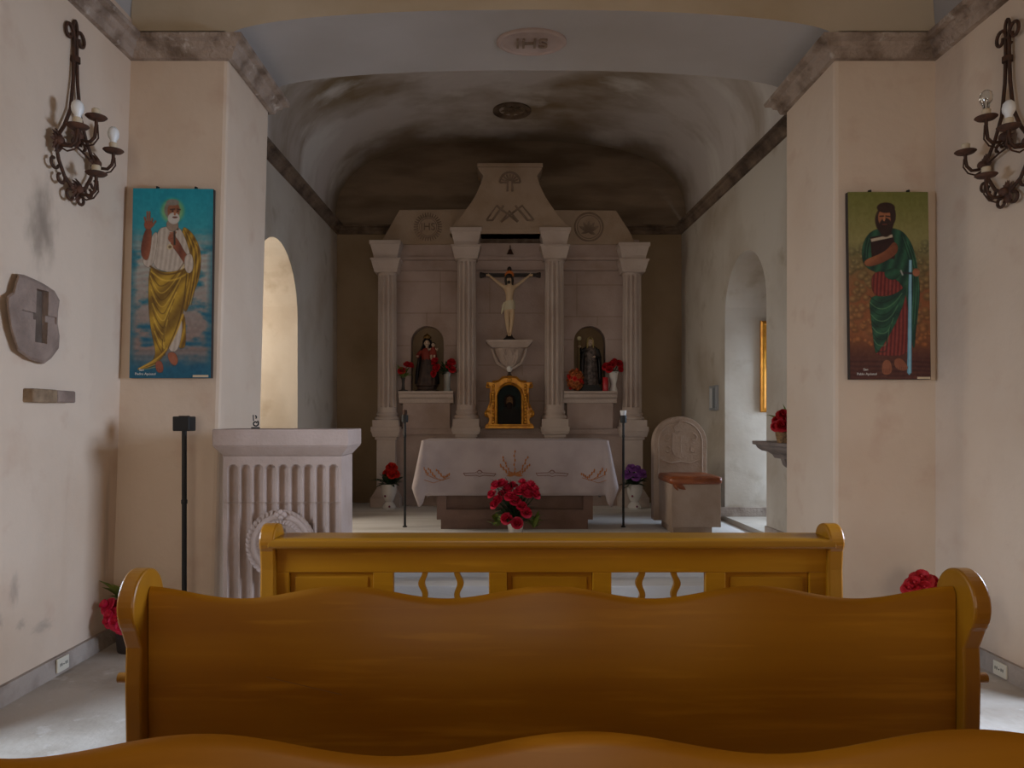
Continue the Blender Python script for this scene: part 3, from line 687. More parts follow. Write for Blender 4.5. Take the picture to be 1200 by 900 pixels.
# ------------------------------------------------------------------ altarpiece
CX = U(597, 9.15)
def make_altarpiece():
    t = thing('altarpiece', 'tall carved stone altarpiece with four fluted columns against the end wall', 'altarpiece', (CX, 9.3, ZS))
    yp = 9.20
    P = lambda px, py, d=yp: (U(px, d), Z(py, d))
    # back panel with two arched niches
    x0, x1 = U(447,yp), U(749,yp); nz = Z(458.3, yp-0.24)
    holes = []
    for a, b in ((481.5,520),(672.5,709.5)):
        c = U((a+b)/2, yp); hw = (U(b,yp)-U(a,yp))/2; holes.append((c, hw, nz, Z(382,yp) - hw, True))
    m = MB(); wall_strip(m, lambda u, z, w: (u, yp + w, z), x0, x1, ZS, Z(281,yp), holes, 0.19)
    for u in (x0, x1): m.add([(u,yp,ZS),(u,DB,ZS),(u,DB,Z(281,yp)),(u,yp,Z(281,yp))], [(0,1,2,3)])
    m.add([(x0,yp,Z(281,yp)),(x1,yp,Z(281,yp)),(x1,DB,Z(281,yp)),(x0,DB,Z(281,yp))], [(0,1,2,3)])
    panel = m.build('back_panel', STONE2, t)
    for c, hw, zb, zs, _ in holes:
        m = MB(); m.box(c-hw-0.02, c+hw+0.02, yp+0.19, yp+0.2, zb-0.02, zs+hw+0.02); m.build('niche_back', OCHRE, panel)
    # fine block joints of the panel
    m = MB()
    def joint(xa, xb, py): m.box(U(xa,yp), U(xb,yp), yp-0.0025, yp+0.003, Z(py,yp)-0.003, Z(py,yp)+0.003)
    def vj(px, pa, pb): m.box(U(px,yp)-0.003, U(px,yp)+0.003, yp-0.0025, yp+0.003, Z(pb,yp), Z(pa,yp))
    for xa, xb, ys in ((462,536,(330,367,405,440)), (661,732,(334,371,398,436)), (560,638,(367,428,470))):
        for py in ys:
            nch = {462: (480, 521.5), 661: (671, 711)}.get(xa)
            if nch and py > 380: joint(xa, nch[0], py); joint(nch[1], xb, py)
            else: joint(xa, xb, py)
    for a in ((516,318,367),(500,367,381),(676,320,371),(700,371,381),(574,330,367),(612,428,440)): vj(*a)
    merge_pattern(panel, m, RELIEF)
    # stepped base course and ledge behind the altar
    m = MB(); m.box(x0+0.03, x1-0.03, yp-0.10, yp, ZS, Z(504,yp)); m.box(x0+0.03, x1-0.03, yp-0.14, yp, Z(509,9.06), Z(502,9.06)); m.build('base_course', STONE2, t, bevel=0.005)
    # entablature bands between the columns
    m = MB()
    for a, b in ((466,533),(561,636),(664,727)):
        m.box(U(a,yp)-0.05, U(b,yp)+0.05, yp-0.05, yp, Z(302.5,yp), Z(286,yp)); m.box(U(a,yp)-0.05, U(b,yp)+0.05, yp-0.08, yp, Z(306,yp), Z(302.5,yp)); m.box(U(a,yp)-0.05, U(b,yp)+0.05, yp-0.035, yp, Z(315,yp), Z(306,yp))
        m.box(U(a,yp)-0.05, U(b,yp)+0.05, yp-0.055, yp, Z(317.5,yp), Z(315,yp))
    m.build('entablature', STONE2, t, bevel=0.004)
    # columns
    def column(px, yc, ptop, pshaft, pfoot, ppl, wpx, kind):
        d = yc - 0.14; s = lambda py: Z(py, d); cx = U(px, yc); hw = lambda w: w/2*d/F
        r = hw(wpx)
        m = MB()
        prof = [(0, s(pfoot)), (r*1.0, s(pfoot)), (r, s(pfoot)+0.06)] + [(r*lerp(1.0,0.94,k/6), lerp(s(pfoot)+0.07, s(pshaft)-0.05, k/6)) for k in range(7)] + [(r*0.97, s(pshaft)-0.03), (r*0.97, s(pshaft)), (0, s(pshaft))]
        zlo, zhi = s(pfoot)+0.062, s(pshaft)-0.045
        def mod(a, z):
            if z < zlo or z > zhi: return 1.0
            q = (a*12/(2*PI) + 0.5) % 1.0
            return 1.0 - 0.32*max(0, math.sin(PI*min(1, max(0, (q-0.18)/0.64))))**0.6 if 0.18 < q < 0.82 else 1.0
        m.lathe(prof, cx, yc, 12*12, 0, mod); sh = m.build('column', STONE, t, smooth=True, angle=35)
        m = MB(); zt, zb = s(ptop), s(pshaft); h = zt - zb; A = hw(36) ; B = hw(29)
        def sq(k): return (cx-k, cx+k, yc-k, yc+k)
        zq = zb + h*0.44
        m.frustum(sq(B*0.92), zb, sq(B*0.96), zb + h*0.10); m.frustum(sq(B*0.98), zb + h*0.10, sq(A*0.93), zq - h*0.06); m.frustum(sq(A*0.97), zq - h*0.06, sq(A*0.97), zq)
        m.frustum(sq(B*0.95), zq, sq(B*1.0), zq + h*0.13); m.frustum(sq(B*1.0), zq + h*0.13, sq(A*0.97), zt - h*0.12); m.frustum(sq(A*1.02), zt - h*0.12, sq(A*1.02), zt)
        m.build('capital', STONE, sh, bevel=0.002)
        m = MB(); z0 = s(ppl); z1 = s(pfoot); hh = z1 - z0; 
        m.lathe([(0,z0+hh*0.45),(r*1.22,z0+hh*0.45),(r*1.28,z0+hh*0.55),(r*1.22,z0+hh*0.66),(r*1.06,z0+hh*0.70),(r*1.06,z0+hh*0.76),(r*1.15,z0+hh*0.84),(r*1.08,z0+hh*0.94),(r,z1),(0,z1)], cx, yc, 32)
        m.box(cx-r*1.32, cx+r*1.32, yc-r*1.32, yc+r*1.32, z0, z0+hh*0.45); m.build('column_base', STONE, sh, smooth=True, angle=35)
        # pedestal
        m = MB(); zc = s(ppl + (12 if kind else 9)); w1 = r*1.30; 
        m.frustum((cx-w1,cx+w1,yc-w1,yc+w1), zc, (cx-hw(33),cx+hw(33),yc-hw(33),yc+hw(33)), z0-0.06); m.box(cx-hw(34),cx+hw(34),yc-hw(34),yc+hw(34),z0-0.06,z0)
        w2 = hw(22); m.box(cx-w2,cx+w2,yc-w2,yc+w2, ZS+0.22, zc); m.box(cx-w2*1.16,cx+w2*1.16,yc-w2*1.16,yc+w2*1.16, zc-0.035, zc+0.0)
        m.frustum((cx-hw(34),cx+hw(34),yc-hw(34),yc+hw(34)), ZS+0.12, (cx-w2,cx+w2,yc-w2,yc+w2), ZS+0.23); m.box(cx-hw(35),cx+hw(35),yc-hw(35),yc+hw(35), ZS, ZS+0.12)
        m.build('pedestal', STONE, t, bevel=0.005)
    column(546.8, 9.06, 267.5, 302.5, 480, 500, 23.5, 0)
    column(649.5, 9.06, 267.5, 302.5, 480, 500, 23.5, 0)
    column(454.0, 9.10, 282.5, 318.5, 483, 500, 23.0, 1)
    column(740.5, 9.10, 285.0, 318.5, 483, 500, 23.0, 1)
    # central pediment
    yf = 8.93; Q = lambda px, py: (U(px, yf), Z(py, yf))
    L = [(527,274),(527,267.5),(541,252.5),(550,240),(556,231),(563,216),(566,206),(561,199),(559.5,193)]
    pts = [Q(*p) for p in L] + [Q(1195.5 - p[0], p[1]) for p in reversed(L)]
    m = MB(); m.prism(pts, 'y', yf, DB + 0.05); ped = m.build('pediment', STONE_W, t, bevel=0.006)
    m = MB(); m.box(Q(559,0)[0], Q(636,0)[0], yf-0.03, DB, Z(196,yf), Z(192,yf)); m.build('pediment_cap', STONE_W, ped, bevel=0.004)
    m = MB(); m.box(Q(527,0)[0], Q(668.5,0)[0], yf-0.012, DB, Z(274,yf), Z(268,yf)); m.build('pediment_moulding', STONE_W, ped, bevel=0.004)
    m = MB()   # shallow relief: shell with stem, and crossed chevrons
    c = Q(597.5, 214); R = 0.125
    m.tube([(c[0]+R*math.cos(a), yf, c[1]+R*math.sin(a)) for a in np.linspace(0, PI, 20)], 0.014, 6)
    for a in np.linspace(0.35, PI-0.35, 7): m.tube([(c[0]+0.02*math.cos(a), yf, c[1]+0.02*math.sin(a)), (c[0]+(R-0.02)*math.cos(a), yf, c[1]+(R-0.02)*math.sin(a))], 0.011, 6)
    m.tube([(c[0]-R, yf, c[1]), (c[0]-0.03, yf, c[1]), (c[0]-0.03, yf, c[1]-0.11)], 0.014, 6); m.tube([(c[0]+R, yf, c[1]), (c[0]+0.03, yf, c[1]), (c[0]+0.03, yf, c[1]-0.11)], 0.014, 6)
    for path in ([(570,258),(582,241),(607,260)], [(625,258),(612,241),(587,260)], [(587,260),(597,247),(607,260)], [(582,241),(590,248)], [(570,258),(577,258),(590,241)], [(625,258),(618,258),(604,241)]):
        m.tube([(Q(*p)[0], yf, Q(*p)[1]) for p in path], 0.014, 6)
    m.build('relief', RELIEF, ped, smooth=True)
    # lintel recess between inner capitals
    m = MB(); m.box(U(560,yp), U(637,yp), yp-0.02, yp+0.05, Z(287,yp), Z(276,yp)); m.build('lintel', STONE_DK, t)
    m = MB(); x, z = Q(598, 283); m.tube([(x,yp-0.07,z),(x,yp-0.07,z-0.05)], 0.006, 6); m.lathe([(0.012,0),(0.02,-0.01),(0.035,-0.05),(0.045,-0.06),(0,-0.06)], x, yp-0.07, 14, z-0.05); m.build('bell', IRON, t, smooth=True)
    # wings of the pediment with round emblems
    yw = 9.12; W = lambda px, py: (U(px, yw), Z(py, yw))
    m = MB(); m.prism([W(447,286),(W(448,281)),W(468,246),W(546,245),W(546,286)], 'y', yw, DB + 0.04); wl = m.build('pediment_wing', STONE_W, t, bevel=0.006)
    m = MB(); m.prism([W(649,286),W(649,246),W(722,246.5),W(739,273),W(745,286)], 'y', yw, DB + 0.04); wr = m.build('pediment_wing', STONE_W, t, bevel=0.006)
    m = MB(); c = W(501.5, 266)
    for k in range(32):
        a = 2*PI*k/32; m.tube([(c[0]+0.125*math.cos(a), yw, c[1]+0.125*math.sin(a)), (c[0]+0.18*math.cos(a), yw, c[1]+0.18*math.sin(a))], [0.011, 0.006], 6)
    m.tube([(c[0]+0.11*math.cos(a), yw+0.003, c[1]+0.11*math.sin(a)) for a in np.linspace(0, 2*PI, 30, endpoint=False)], 0.006, 6, closed=True)
    sun = m.build('sun_emblem', RELIEF, wl, smooth=True)
    text('emblem_letters', 'JHS', 0.13, RELIEF, wl, (c[0], yw-0.004, c[1]), (1,0,0), (0,0,1), 0.008)
    m = MB(); c = W(690, 266)
    m.tube([(c[0]+0.175*math.cos(a), yw, c[1]+0.175*math.sin(a)) for a in np.linspace(0, 2*PI, 40, endpoint=False)], 0.012, 6, closed=True)
    m.tube([(c[0]+0.145*math.cos(a), yw, c[1]+0.145*math.sin(a)) for a in np.linspace(0, 2*PI, 40, endpoint=False)], 0.006, 6, closed=True)
    for k in range(5):
        a = lerp(0.5, PI-0.5, k/4); m.leaf((c[0], yw-0.004, c[1]-0.06), (c[0]+0.14*math.cos(a), yw-0.012, c[1]-0.06+0.14*math.sin(a)), 0.045, up=(0,-1,0))
    m.leaf((c[0]-0.02, yw-0.004, c[1]-0.05), (c[0]+0.09, yw-0.012, c[1]-0.10), 0.04, up=(0,-1,0)); m.leaf((c[0]+0.02, yw-0.004, c[1]-0.05), (c[0]-0.10, yw-0.012, c[1]-0.085), 0.035, up=(0,-1,0))
    m.build('bird_emblem', RELIEF, wr, smooth=True)
    # shelves under the niches
    for a, b in ((466.5,531),(661,724)):
        d = yp - 0.24; xa, xb = U(a,d), U(b,d)
        prof = [(yp-0.24, Z(460.5,d)), (yp-0.24, Z(458.3,d)), (yp, Z(458.3,d)), (yp, Z(474,d)), (yp-0.16, Z(472,d)), (yp-0.17, Z(467.5,d)), (yp-0.205, Z(465.5,d)), (yp-0.21, Z(462,d))]
        m = MB(); m.prism(prof, 'x', xa, xb); s_ = m.build('shelf', STONE, t, bevel=0.003)
        m = MB(); m.box(xa+0.045, xb-0.045, yp-0.14, yp, Z(503,yp), Z(471,yp)); m.build('shelf_apron', STONE2, s_, bevel=0.004)
    # console under the crucifix
    d = yp - 0.2; cx = U(597, d)
    m = MB(); hw = U(624,d) - cx
    m.box(cx-hw, cx+hw, yp-0.25, yp, Z(401,d), Z(398.5,d)); m.frustum((cx-hw*0.78,cx+hw*0.78,yp-0.2,yp), Z(407,d), (cx-hw*0.98,cx+hw*0.98,yp-0.245,yp), Z(401,d))
    con = m.build('console', STONE, t, bevel=0.003)
    m = MB(); rings = []
    for q, (w, dp, py) in enumerate(((20,0.17,407),(19,0.165,413),(16,0.15,420),(12.5,0.13,427),(8,0.09,431),(3,0.04,434))):
        hw_ = w*d/F; rings.append([(cx + hw_*math.cos(a), yp - dp*math.sin(a), Z(py,d)) for a in np.linspace(0, PI, 18)])
    m.loft(rings); m.build('console_bowl', STONE, con, smooth=True)
    m = MB()
    for s in (-1, 1):
        m.tube([(cx+s*0.21, yp-0.09, Z(408,d)), (cx+s*0.19, yp-0.11, Z(416,d)), (cx+s*0.15, yp-0.12, Z(425,d)), (cx+s*0.05, yp-0.10, Z(431,d)), (cx, yp-0.07, Z(433,d))], 0.018, 8)
        m.leaf((cx+s*0.03, yp-0.13, Z(430,d)), (cx+s*0.10, yp-0.19, Z(409,d)), 0.07, up=(0,-1,0))
        m.tube([(cx+s*0.05,yp-0.165,Z(409,d)), (cx+s*0.075,yp-0.16,Z(417,d)), (cx+s*0.04,yp-0.14,Z(426,d))], 0.010, 6)
    m.leaf((cx, yp-0.11, Z(431,d)), (cx, yp-0.20, Z(408,d)), 0.085, up=(0,-1,0)); m.ball((cx, yp-0.03, Z(434,d)), 0.02)
    m.build('carved_leaves', STONE, con, smooth=True)
    return t
make_altarpiece()
YP = 9.20

# ------------------------------------------------------------------ tabernacle
def make_tabernacle():
    d = 8.86; xc = U(597, d); zb = Z(508.5, 9.06) + 0.065; zb = Z(502, 9.06)
    S = d/F
    t = thing('tabernacle', 'gilded tabernacle with dark arched door and bearded face, behind the altar', 'tabernacle', (xc, d+0.1, zb))
    X = lambda px: xc + (px - 597)*S
    zt = lambda py: Z(py, d)
    half = [(28,501),(28,497.5),(25,496),(23.5,492),(26.5,487),(27.5,481),(25,475),(22,470),(21,464),(23,458),(23.5,452),(27,451),(27,447.5),(21,447.5),(17,448),(12.5,446),(9,442),(5,440.5),(0,440)]
    pts = [(X(597+a), zt(b)) for a, b in half]; pts = [(pts[0][0], zb)] + pts[1:]
    full = pts + [(2*xc - x, z) for x, z in reversed(pts[:-1])]
    m = MB(); m.prism(full, 'y', d+0.03, d+0.2); m.build('gilded_case', GOLD, t, bevel=0.006)
    m = MB(); m.box(X(568.5), X(625.5), d-0.05, d+0.2, zb, zb+0.035); m.box(X(572), X(622), d-0.03, d+0.2, zb+0.035, zb+0.055); m.build('gilded_foot', GOLD, t, bevel=0.005)
    hw = 15.6*S; zs = zt(466) ; c = xc; z0 = zb+0.055
    arc = [(c + hw*math.cos(a), zs + hw*1.05*math.sin(a)) for a in np.linspace(0, PI, 24)]
    m = MB(); m.prism([(c-hw, z0), (c+hw, z0)] + arc, 'y', d+0.012, d+0.04); door = m.build('door', TABDOOR, t)
    m = MB(); m.tube([(c+hw, d+0.012, z0)] + [(x, d+0.012, z) for x, z in arc] + [(c-hw, d+0.012, z0)], 0.018, 8); m.build('arch_moulding', GOLD, t, smooth=True)
    # bearded face and robe painted on the door, in slight relief
    m = MB(); fz = zt(470); m.ball((c, d+0.012, fz), 0.047, 0.006, 0.062, 16, 10); m.build('painted_face', M('icon skin', (104, 76, 52), 0.8, spec=0.15), door, smooth=True)
    m = MB(); m.tube([(c-0.045,d+0.010,fz-0.07),(c-0.057,d+0.009,fz-0.01),(c-0.045,d+0.008,fz+0.05),(c,d+0.007,fz+0.072),(c+0.045,d+0.008,fz+0.05),(c+0.057,d+0.009,fz-0.01),(c+0.045,d+0.010,fz-0.07)], 0.014, 8)
    m.ball((c, d+0.008, fz-0.055), 0.036, 0.006, 0.045); m.ball((c-0.018,d+0.006,fz+0.012),0.008,0.003,0.004); m.ball((c+0.018,d+0.006,fz+0.012),0.008,0.003,0.004); m.build('painted_hair', M('icon hair', (34, 24, 20), 0.8, spec=0.15), door, smooth=True)
    m = MB(); m.prism([(c-0.13,z0+0.002),(c+0.13,z0+0.002),(c+0.12,fz-0.13),(c+0.05,fz-0.08),(c-0.05,fz-0.08),(c-0.12,fz-0.13)], 'y', d+0.009, d+0.013); m.build('painted_robe', M('icon robe', (32, 30, 28), 0.8, spec=0.15), door)
    # beaded colonnettes and scrolls
    for s in (-1, 1):
        m = MB()
        for k in range(13):
            z = lerp(z0+0.02, zt(452), k/12); m.ball((c+s*19.0*S, d+0.005, z), 0.020, 0.022, 0.020, 10, 7)
        m.build('beaded_colonnette', GOLD2, t, smooth=True)
        m = MB(); m.tube(spiral((c+s*25*S, d+0.02, zt(484)), 0.045, 0.012, -PI/2, -PI/2 + s*5), 0.014, 8); m.tube(spiral((c+s*24.5*S, d+0.02, zt(452.5)), 0.03, 0.01, PI/2, PI/2 - s*5), 0.011, 8)
        m.tube([(c+s*24*S,d+0.02,zt(478)),(c+s*22*S,d+0.02,zt(470)),(c+s*22.5*S,d+0.02,zt(460))], 0.011, 8); m.tube([(c+s*20*S,d+0.02,zt(447)),(c+s*13*S,d+0.02,zt(446.5)),(c+s*8*S,d+0.02,zt(442)),(c,d+0.02,zt(441))], 0.012, 8)
        m.build('scroll', GOLD, t, smooth=True)
    m = MB(); m.ball((c, d+0.015, zt(445)), 0.03, 0.02, 0.03); m.build('crest_boss', GOLD2, t, smooth=True)
    # small white lamp above
    l = thing('sanctuary_lamp', 'small white bulb lamp standing on top of the gilded tabernacle', 'lamp', (c, d+0.1, zt(440)))
    zz = zt(440); m = MB(); m.lathe([(0,0),(0.03,0),(0.03,0.012),(0.018,0.02),(0.018,0.05),(0,0.05)], c, d+0.1, 16, zz); m.build('lamp_base', DKPOT, l, smooth=True)
    m = MB(); m.lathe([(0,0.05),(0.022,0.05),(0.034,0.075),(0.036,0.09),(0.026,0.115),(0.01,0.125),(0,0.126)], c, d+0.1, 16, zz); m.build('bulb', WHITEB, l, smooth=True)
make_tabernacle()

# ------------------------------------------------------------------ crucifix
def make_crucifix():
    y = 9.02; zb = Z(398.5, 9.0); x = U(597, y)
    t = thing('crucifix', 'dark wooden crucifix with a pale painted figure on the stone console', 'crucifix', (x, y, zb))
    zt = lambda py: Z(py, y); X = lambda px: U(px, y)
    m = MB()
    m.box(x-0.022, x+0.022, y+0.035, y+0.065, zb+0.02, zt(315)); m.box(X(564)+0.03, X(632)-0.03, y+0.034, y+0.066, zt(321.5)-0.02, zt(321.5)+0.022)
    cr = m.build('cross', CROSSW, t, bevel=0.004)
    m = MB(); m.lathe([(0,0),(0.075,0),(0.075,0.02),(0.045,0.045),(0.03,0.08),(0,0.08)], x, y+0.05, 16, zb); m.build('cross_foot', CROSSW, t, smooth=True)
    for px in (565.5, 630.5):
        m = MB(); m.ball((X(px), y+0.05, zt(321.5)), 0.038, 0.022, 0.032); m.ball((X(px)+0.02*(1 if px > 600 else -1), y+0.05, zt(321.5)+0.02), 0.018); m.ball((X(px)+0.02*(1 if px > 600 else -1), y+0.05, zt(321.5)-0.02), 0.018); m.build('cross_finial', CROSSW, cr, smooth=True)
    m = MB(); m.ball((x, y+0.05, zt(314.5)), 0.028, 0.02, 0.034); m.build('cross_finial', CROSSW, cr, smooth=True)
    m = MB()
    n = 28; ring = [(X(597)+ (0.062 if k % 2 else 0.05)*math.cos(2*PI*k/n), y+0.012, zt(322)+(0.062 if k % 2 else 0.05)*math.sin(2*PI*k/n)) for k in range(n)]
    m.loft([ring, [(p[0], p[1]+0.008, p[2]) for p in ring]]); m.build('halo', M('orange gold halo', (196, 104, 30), 0.5, metal=0.2), t)
    # body: one continuous surface
    hx = X(596.5)
    V = [(x, y, zt(359)), (x, y-0.008, zt(351)), (x, y-0.014, zt(343)), (x, y-0.010, zt(337)), (x, y-0.022, zt(333)), (x-0.004, y-0.036, zt(329.5)), (x-0.006, y-0.04, zt(325.5))]
    R = [0.048, 0.043, 0.055, 0.050, 0.022, 0.034, 0.036]
    E = [(0,1),(1,2),(2,3),(3,4),(4,5),(5,6)]
    for s in (-1, 1):
        b = len(V); V += [(x+s*0.062, y-0.004, zt(336.5)), (x+s*0.14, y+0.012, zt(331)), (x+s*0.215, y+0.022, zt(325)), (x+s*0.245, y+0.024, zt(322.8))]; R += [0.027, 0.020, 0.014, 0.013]
        E += [(3,b),(b,b+1),(b+1,b+2),(b+2,b+3)]
    for s in (-1, 1):
        b = len(V); V += [(x+s*0.03, y-0.004, zt(364)), (x+s*0.032, y-0.045, zt(373)), (x+s*0.022, y-0.012, zt(384)), (x+s*0.012, y+0.008, zt(390)), (x+s*0.010, y-0.028, zt(394))]; R += [0.040, 0.031, 0.023, 0.016, 0.013]
        E += [(0,b),(b,b+1),(b+1,b+2),(b+2,b+3),(b+3,b+4)]
    body = skin('body', SKIN, t, V, E, R)
    # hands: palm with five curled fingers each
    for s in (-1, 1):
        m = MB(); hxp, hz = x+s*0.255, zt(322.2)
        m.ball((hxp, y+0.022, hz), 0.018, 0.008, 0.014)
        for k in range(4): m.tube([(hxp+s*0.012, y+0.02, hz+0.010-k*0.0065), (hxp+s*0.03, y+0.012, hz+0.012-k*0.0075), (hxp+s*0.034, y+0.0, hz+0.010-k*0.007)], [0.004,0.0036,0.003], 6)
        m.tube([(hxp, y+0.018, hz+0.012), (hxp+s*0.012, y+0.008, hz+0.024)], [0.004,0.003], 6); m.build('hand', SKIN, body, smooth=True)
    m = MB(); fx, fy, fz = x-0.006, y-0.072, zt(327)
    m.ball((fx-0.012, fy+0.002, fz+0.005), 0.005,0.003,0.003); m.ball((fx+0.012, fy+0.002, fz+0.005), 0.005,0.003,0.003); m.ball((fx, fy-0.004, fz-0.004), 0.005,0.006,0.009); m.ball((fx, fy+0.001, fz-0.018), 0.009,0.003,0.003); m.build('face', M('face shadows paint', (120, 78, 58), 0.6), body, smooth=True)
    m = MB()
    m.ball((x-0.006, y-0.028, zt(324.5)), 0.043, 0.045, 0.037); 
    for s in (-1, 1): m.tube([(x-0.006+s*0.034, y-0.035, zt(325)), (x-0.004+s*0.042, y-0.03, zt(329.5)), (x+s*0.04, y-0.028, zt(334.5))], [0.018,0.017,0.010], 8)
    m.ball((x-0.006, y-0.062, zt(331.6)), 0.02, 0.014, 0.022); m.build('hair', HAIRM, t, smooth=True)
    m = MB(); rings = []
    for k, (py, w, dd) in enumerate(((352.5,0.056,0.052),(355,0.066,0.058),(359,0.07,0.062),(363,0.068,0.062))):
        rings.append([(x + w*(1+0.05*math.sin(7*a+k))*math.cos(a), y-0.002 + dd*(1+0.05*math.sin(7*a+k))*math.sin(a), zt(py)+0.01*math.cos(a)) for a in np.linspace(0, 2*PI, 28, endpoint=False)])
    m.loft(rings)
    m.tube([(x-0.06, y-0.03, zt(355)), (x-0.075, y-0.03, zt(358)), (x-0.085, y-0.025, zt(363)), (x-0.098, y-0.02, zt(368))], [0.014,0.018,0.016,0.006], 8); m.build('loincloth', LINEN, body, smooth=True)
make_crucifix()

# ------------------------------------------------------------------ statues
def robe(mb, prof, x, y, folds=9, amp=0.07, n=48, open_front=0.0):
    rings = []
    for i, (z, rx, ry, ox, oy) in enumerate(prof):
        q = 1 - i/(len(prof)-1)
        rings.append([(x + ox + rx*(1 + amp*q*math.sin(folds*a + 0.6*i))*math.cos(a), y + oy + ry*(1 + amp*q*math.sin(folds*a + 0.6*i))*math.sin(a), z) for a in np.linspace(0, 2*PI, n, endpoint=False)])
    return mb.loft(rings)
def head(parent, c, r, skinm, hairm, tilt=0.0, hair=True, beard=False):
    m = MB(); m.ball(c, r*0.78, r*0.86, r, 18, 12); m.ball((c[0], c[1]-r*0.86, c[2]-r*0.08), r*0.13, r*0.2, r*0.22); 
    for s in (-1, 1): m.ball((c[0]+s*r*0.78, c[1], c[2]-r*0.05), r*0.1, r*0.16, r*0.24)
    m.tube([(c[0], c[1]+r*0.1, c[2]-r*0.8), (c[0], c[1]+r*0.15, c[2]-r*1.6)], r*0.42, 10)
    h = m.build('head', skinm, parent, smooth=True)
    m = MB()
    for s in (-1, 1): m.ball((c[0]+s*r*0.3, c[1]-r*0.74, c[2]+r*0.1), r*0.13, r*0.08, r*0.07)
    m.ball((c[0], c[1]-r*0.78, c[2]-r*0.42), r*0.2, r*0.07, r*0.06); m.build('face', M('lips and eyes', (84, 44, 38), 0.5), h, smooth=True)
    return h
def hand(mb, c, d, r):
    """small hand: palm and five unequal curled fingers pointing along d"""
    d = Vector(d).normalized(); up = Vector((0,0,1)); s = d.cross(up).normalized() if abs(d.z) < 0.95 else Vector((1,0,0)); n = s.cross(d)
    c = Vector(c); mb.ball(c, r, r*0.8, r*0.9, 10, 7)
    for k, L in enumerate((1.3, 1.6, 1.55, 1.2)):
        b = c + s*r*(0.65 - 0.43*k); mb.tube([b + d*r*0.5, b + d*r*(0.5+L*0.6) - n*r*0.1, b + d*r*(0.5+L) - n*r*0.55], [r*0.24, r*0.22, r*0.16], 6)
    mb.tube([c + s*r*0.7, c + s*r*1.2 + d*r*0.5, c + s*r*1.1 + d*r*1.0], [r*0.27, r*0.24, r*0.18], 6)
def make_madonna():
    y = 9.21; x = U(500.5, y); zb = Z(458.3, YP-0.24); X = lambda px: U(px, y); zt = lambda py: Z(py, y)
    t = thing('saint_statue', 'painted statue of a robed woman with dark mantle, in the left niche', 'statue', (x, y, zb))
    z = lambda q: zb + q
    m = MB(); m.lathe([(0,0),(0.15,0),(0.15,0.02),(0.12,0.03),(0.12,0.06),(0.14,0.07),(0.13,0.085),(0,0.085)], x, y, 8, zb); m.build('plinth', ROBE_BR, t)
    m = MB(); robe(m, [(z(0.085),0.125,0.09,-0.01,0),(z(0.16),0.115,0.085,0,0),(z(0.28),0.095,0.075,0.005,0),(z(0.38),0.075,0.06,0,0),(z(0.42),0.065,0.055,0,0)], x, y, 11, 0.09); dress = m.build('dress', ROBE_BR, t, smooth=True, angle=80)
    m = MB(); robe(m, [(z(0.40),0.068,0.056,0,0),(z(0.46),0.075,0.06,0,0),(z(0.52),0.07,0.05,0,0),(z(0.555),0.035,0.03,0,0)], x, y, 9, 0.03); m.build('bodice', ROBE_RED, t, smooth=True, angle=80)
    h = head(t, (x, y-0.01, z(0.615)), 0.045, SKIN2, HAIRM)
    # mantle: open shell behind head and shoulders
    m = MB(); rings = []
    for q, rx, ry in ((0.10,0.15,0.11),(0.22,0.145,0.105),(0.36,0.125,0.09),(0.47,0.11,0.08),(0.54,0.085,0.065),(0.60,0.06,0.06),(0.65,0.055,0.055),(0.675,0.03,0.035),(0.685,0.004,0.01)):
        rings.append([(x + rx*(1+0.05*math.sin(8*a))*math.cos(a), y + 0.012 + ry*math.sin(a), z(q)) for a in np.linspace(-0.55, PI+0.55, 30)])
    m.loft(rings, cap=False, closed=False); mt = m.build('mantle', ROBE_DK, t, smooth=True, angle=80); md = mt.modifiers.new('Solid', 'SOLIDIFY'); md.thickness = 0.008
    m = MB(); m.tube([(x-0.075,y-0.01,z(0.51)),(x-0.115,y-0.05,z(0.45)),(x-0.105,y-0.11,z(0.44))], [0.028,0.026,0.02], 10); m.build('sleeve', ROBE_RED, t, smooth=True)
    m = MB(); m.tube([(x+0.075,y-0.01,z(0.51)),(x+0.11,y-0.04,z(0.42)),(x+0.075,y-0.10,z(0.43))], [0.028,0.026,0.02], 10); m.build('sleeve', ROBE_RED, t, smooth=True)
    m = MB(); hand(m, (x-0.105,y-0.125,z(0.44)), (0,-1,0.2), 0.015); m.build('hand', SKIN2, t, smooth=True)
    m = MB(); hand(m, (x+0.07,y-0.115,z(0.43)), (-0.3,-1,0.1), 0.015); m.build('hand', SKIN2, t, smooth=True)
    m = MB(); m.lathe([(0.048,0),(0.052,0.02),(0.04,0.04),(0.02,0.052),(0,0.07)], x, y, 12, z(0.675)); m.build('crown', M('dull gold crown', (120, 92, 48), 0.5, metal=0.5), t, smooth=True)
    # child on the arm (held, its own thing)
    cx, cy = x+0.085, y-0.075
    c = thing('child_figure', 'tiny child figure in red tunic held by the woman statue', 'figurine', (cx, cy, z(0.44)))
    m = MB(); robe(m, [(z(0.445),0.045,0.04,0,0),(z(0.49),0.04,0.035,0,0),(z(0.53),0.034,0.03,0,0),(z(0.56),0.018,0.016,0,0)], cx, cy, 7, 0.05, 24); m.build('tunic', ROBE_RED, c, smooth=True)
    head(c, (cx, cy-0.004, z(0.59)), 0.028, SKIN2, HAIRM)
    m = MB(); m.ball((cx, cy+0.004, z(0.60)), 0.026, 0.027, 0.024); m.build('hair', HAIRM, c, smooth=True)
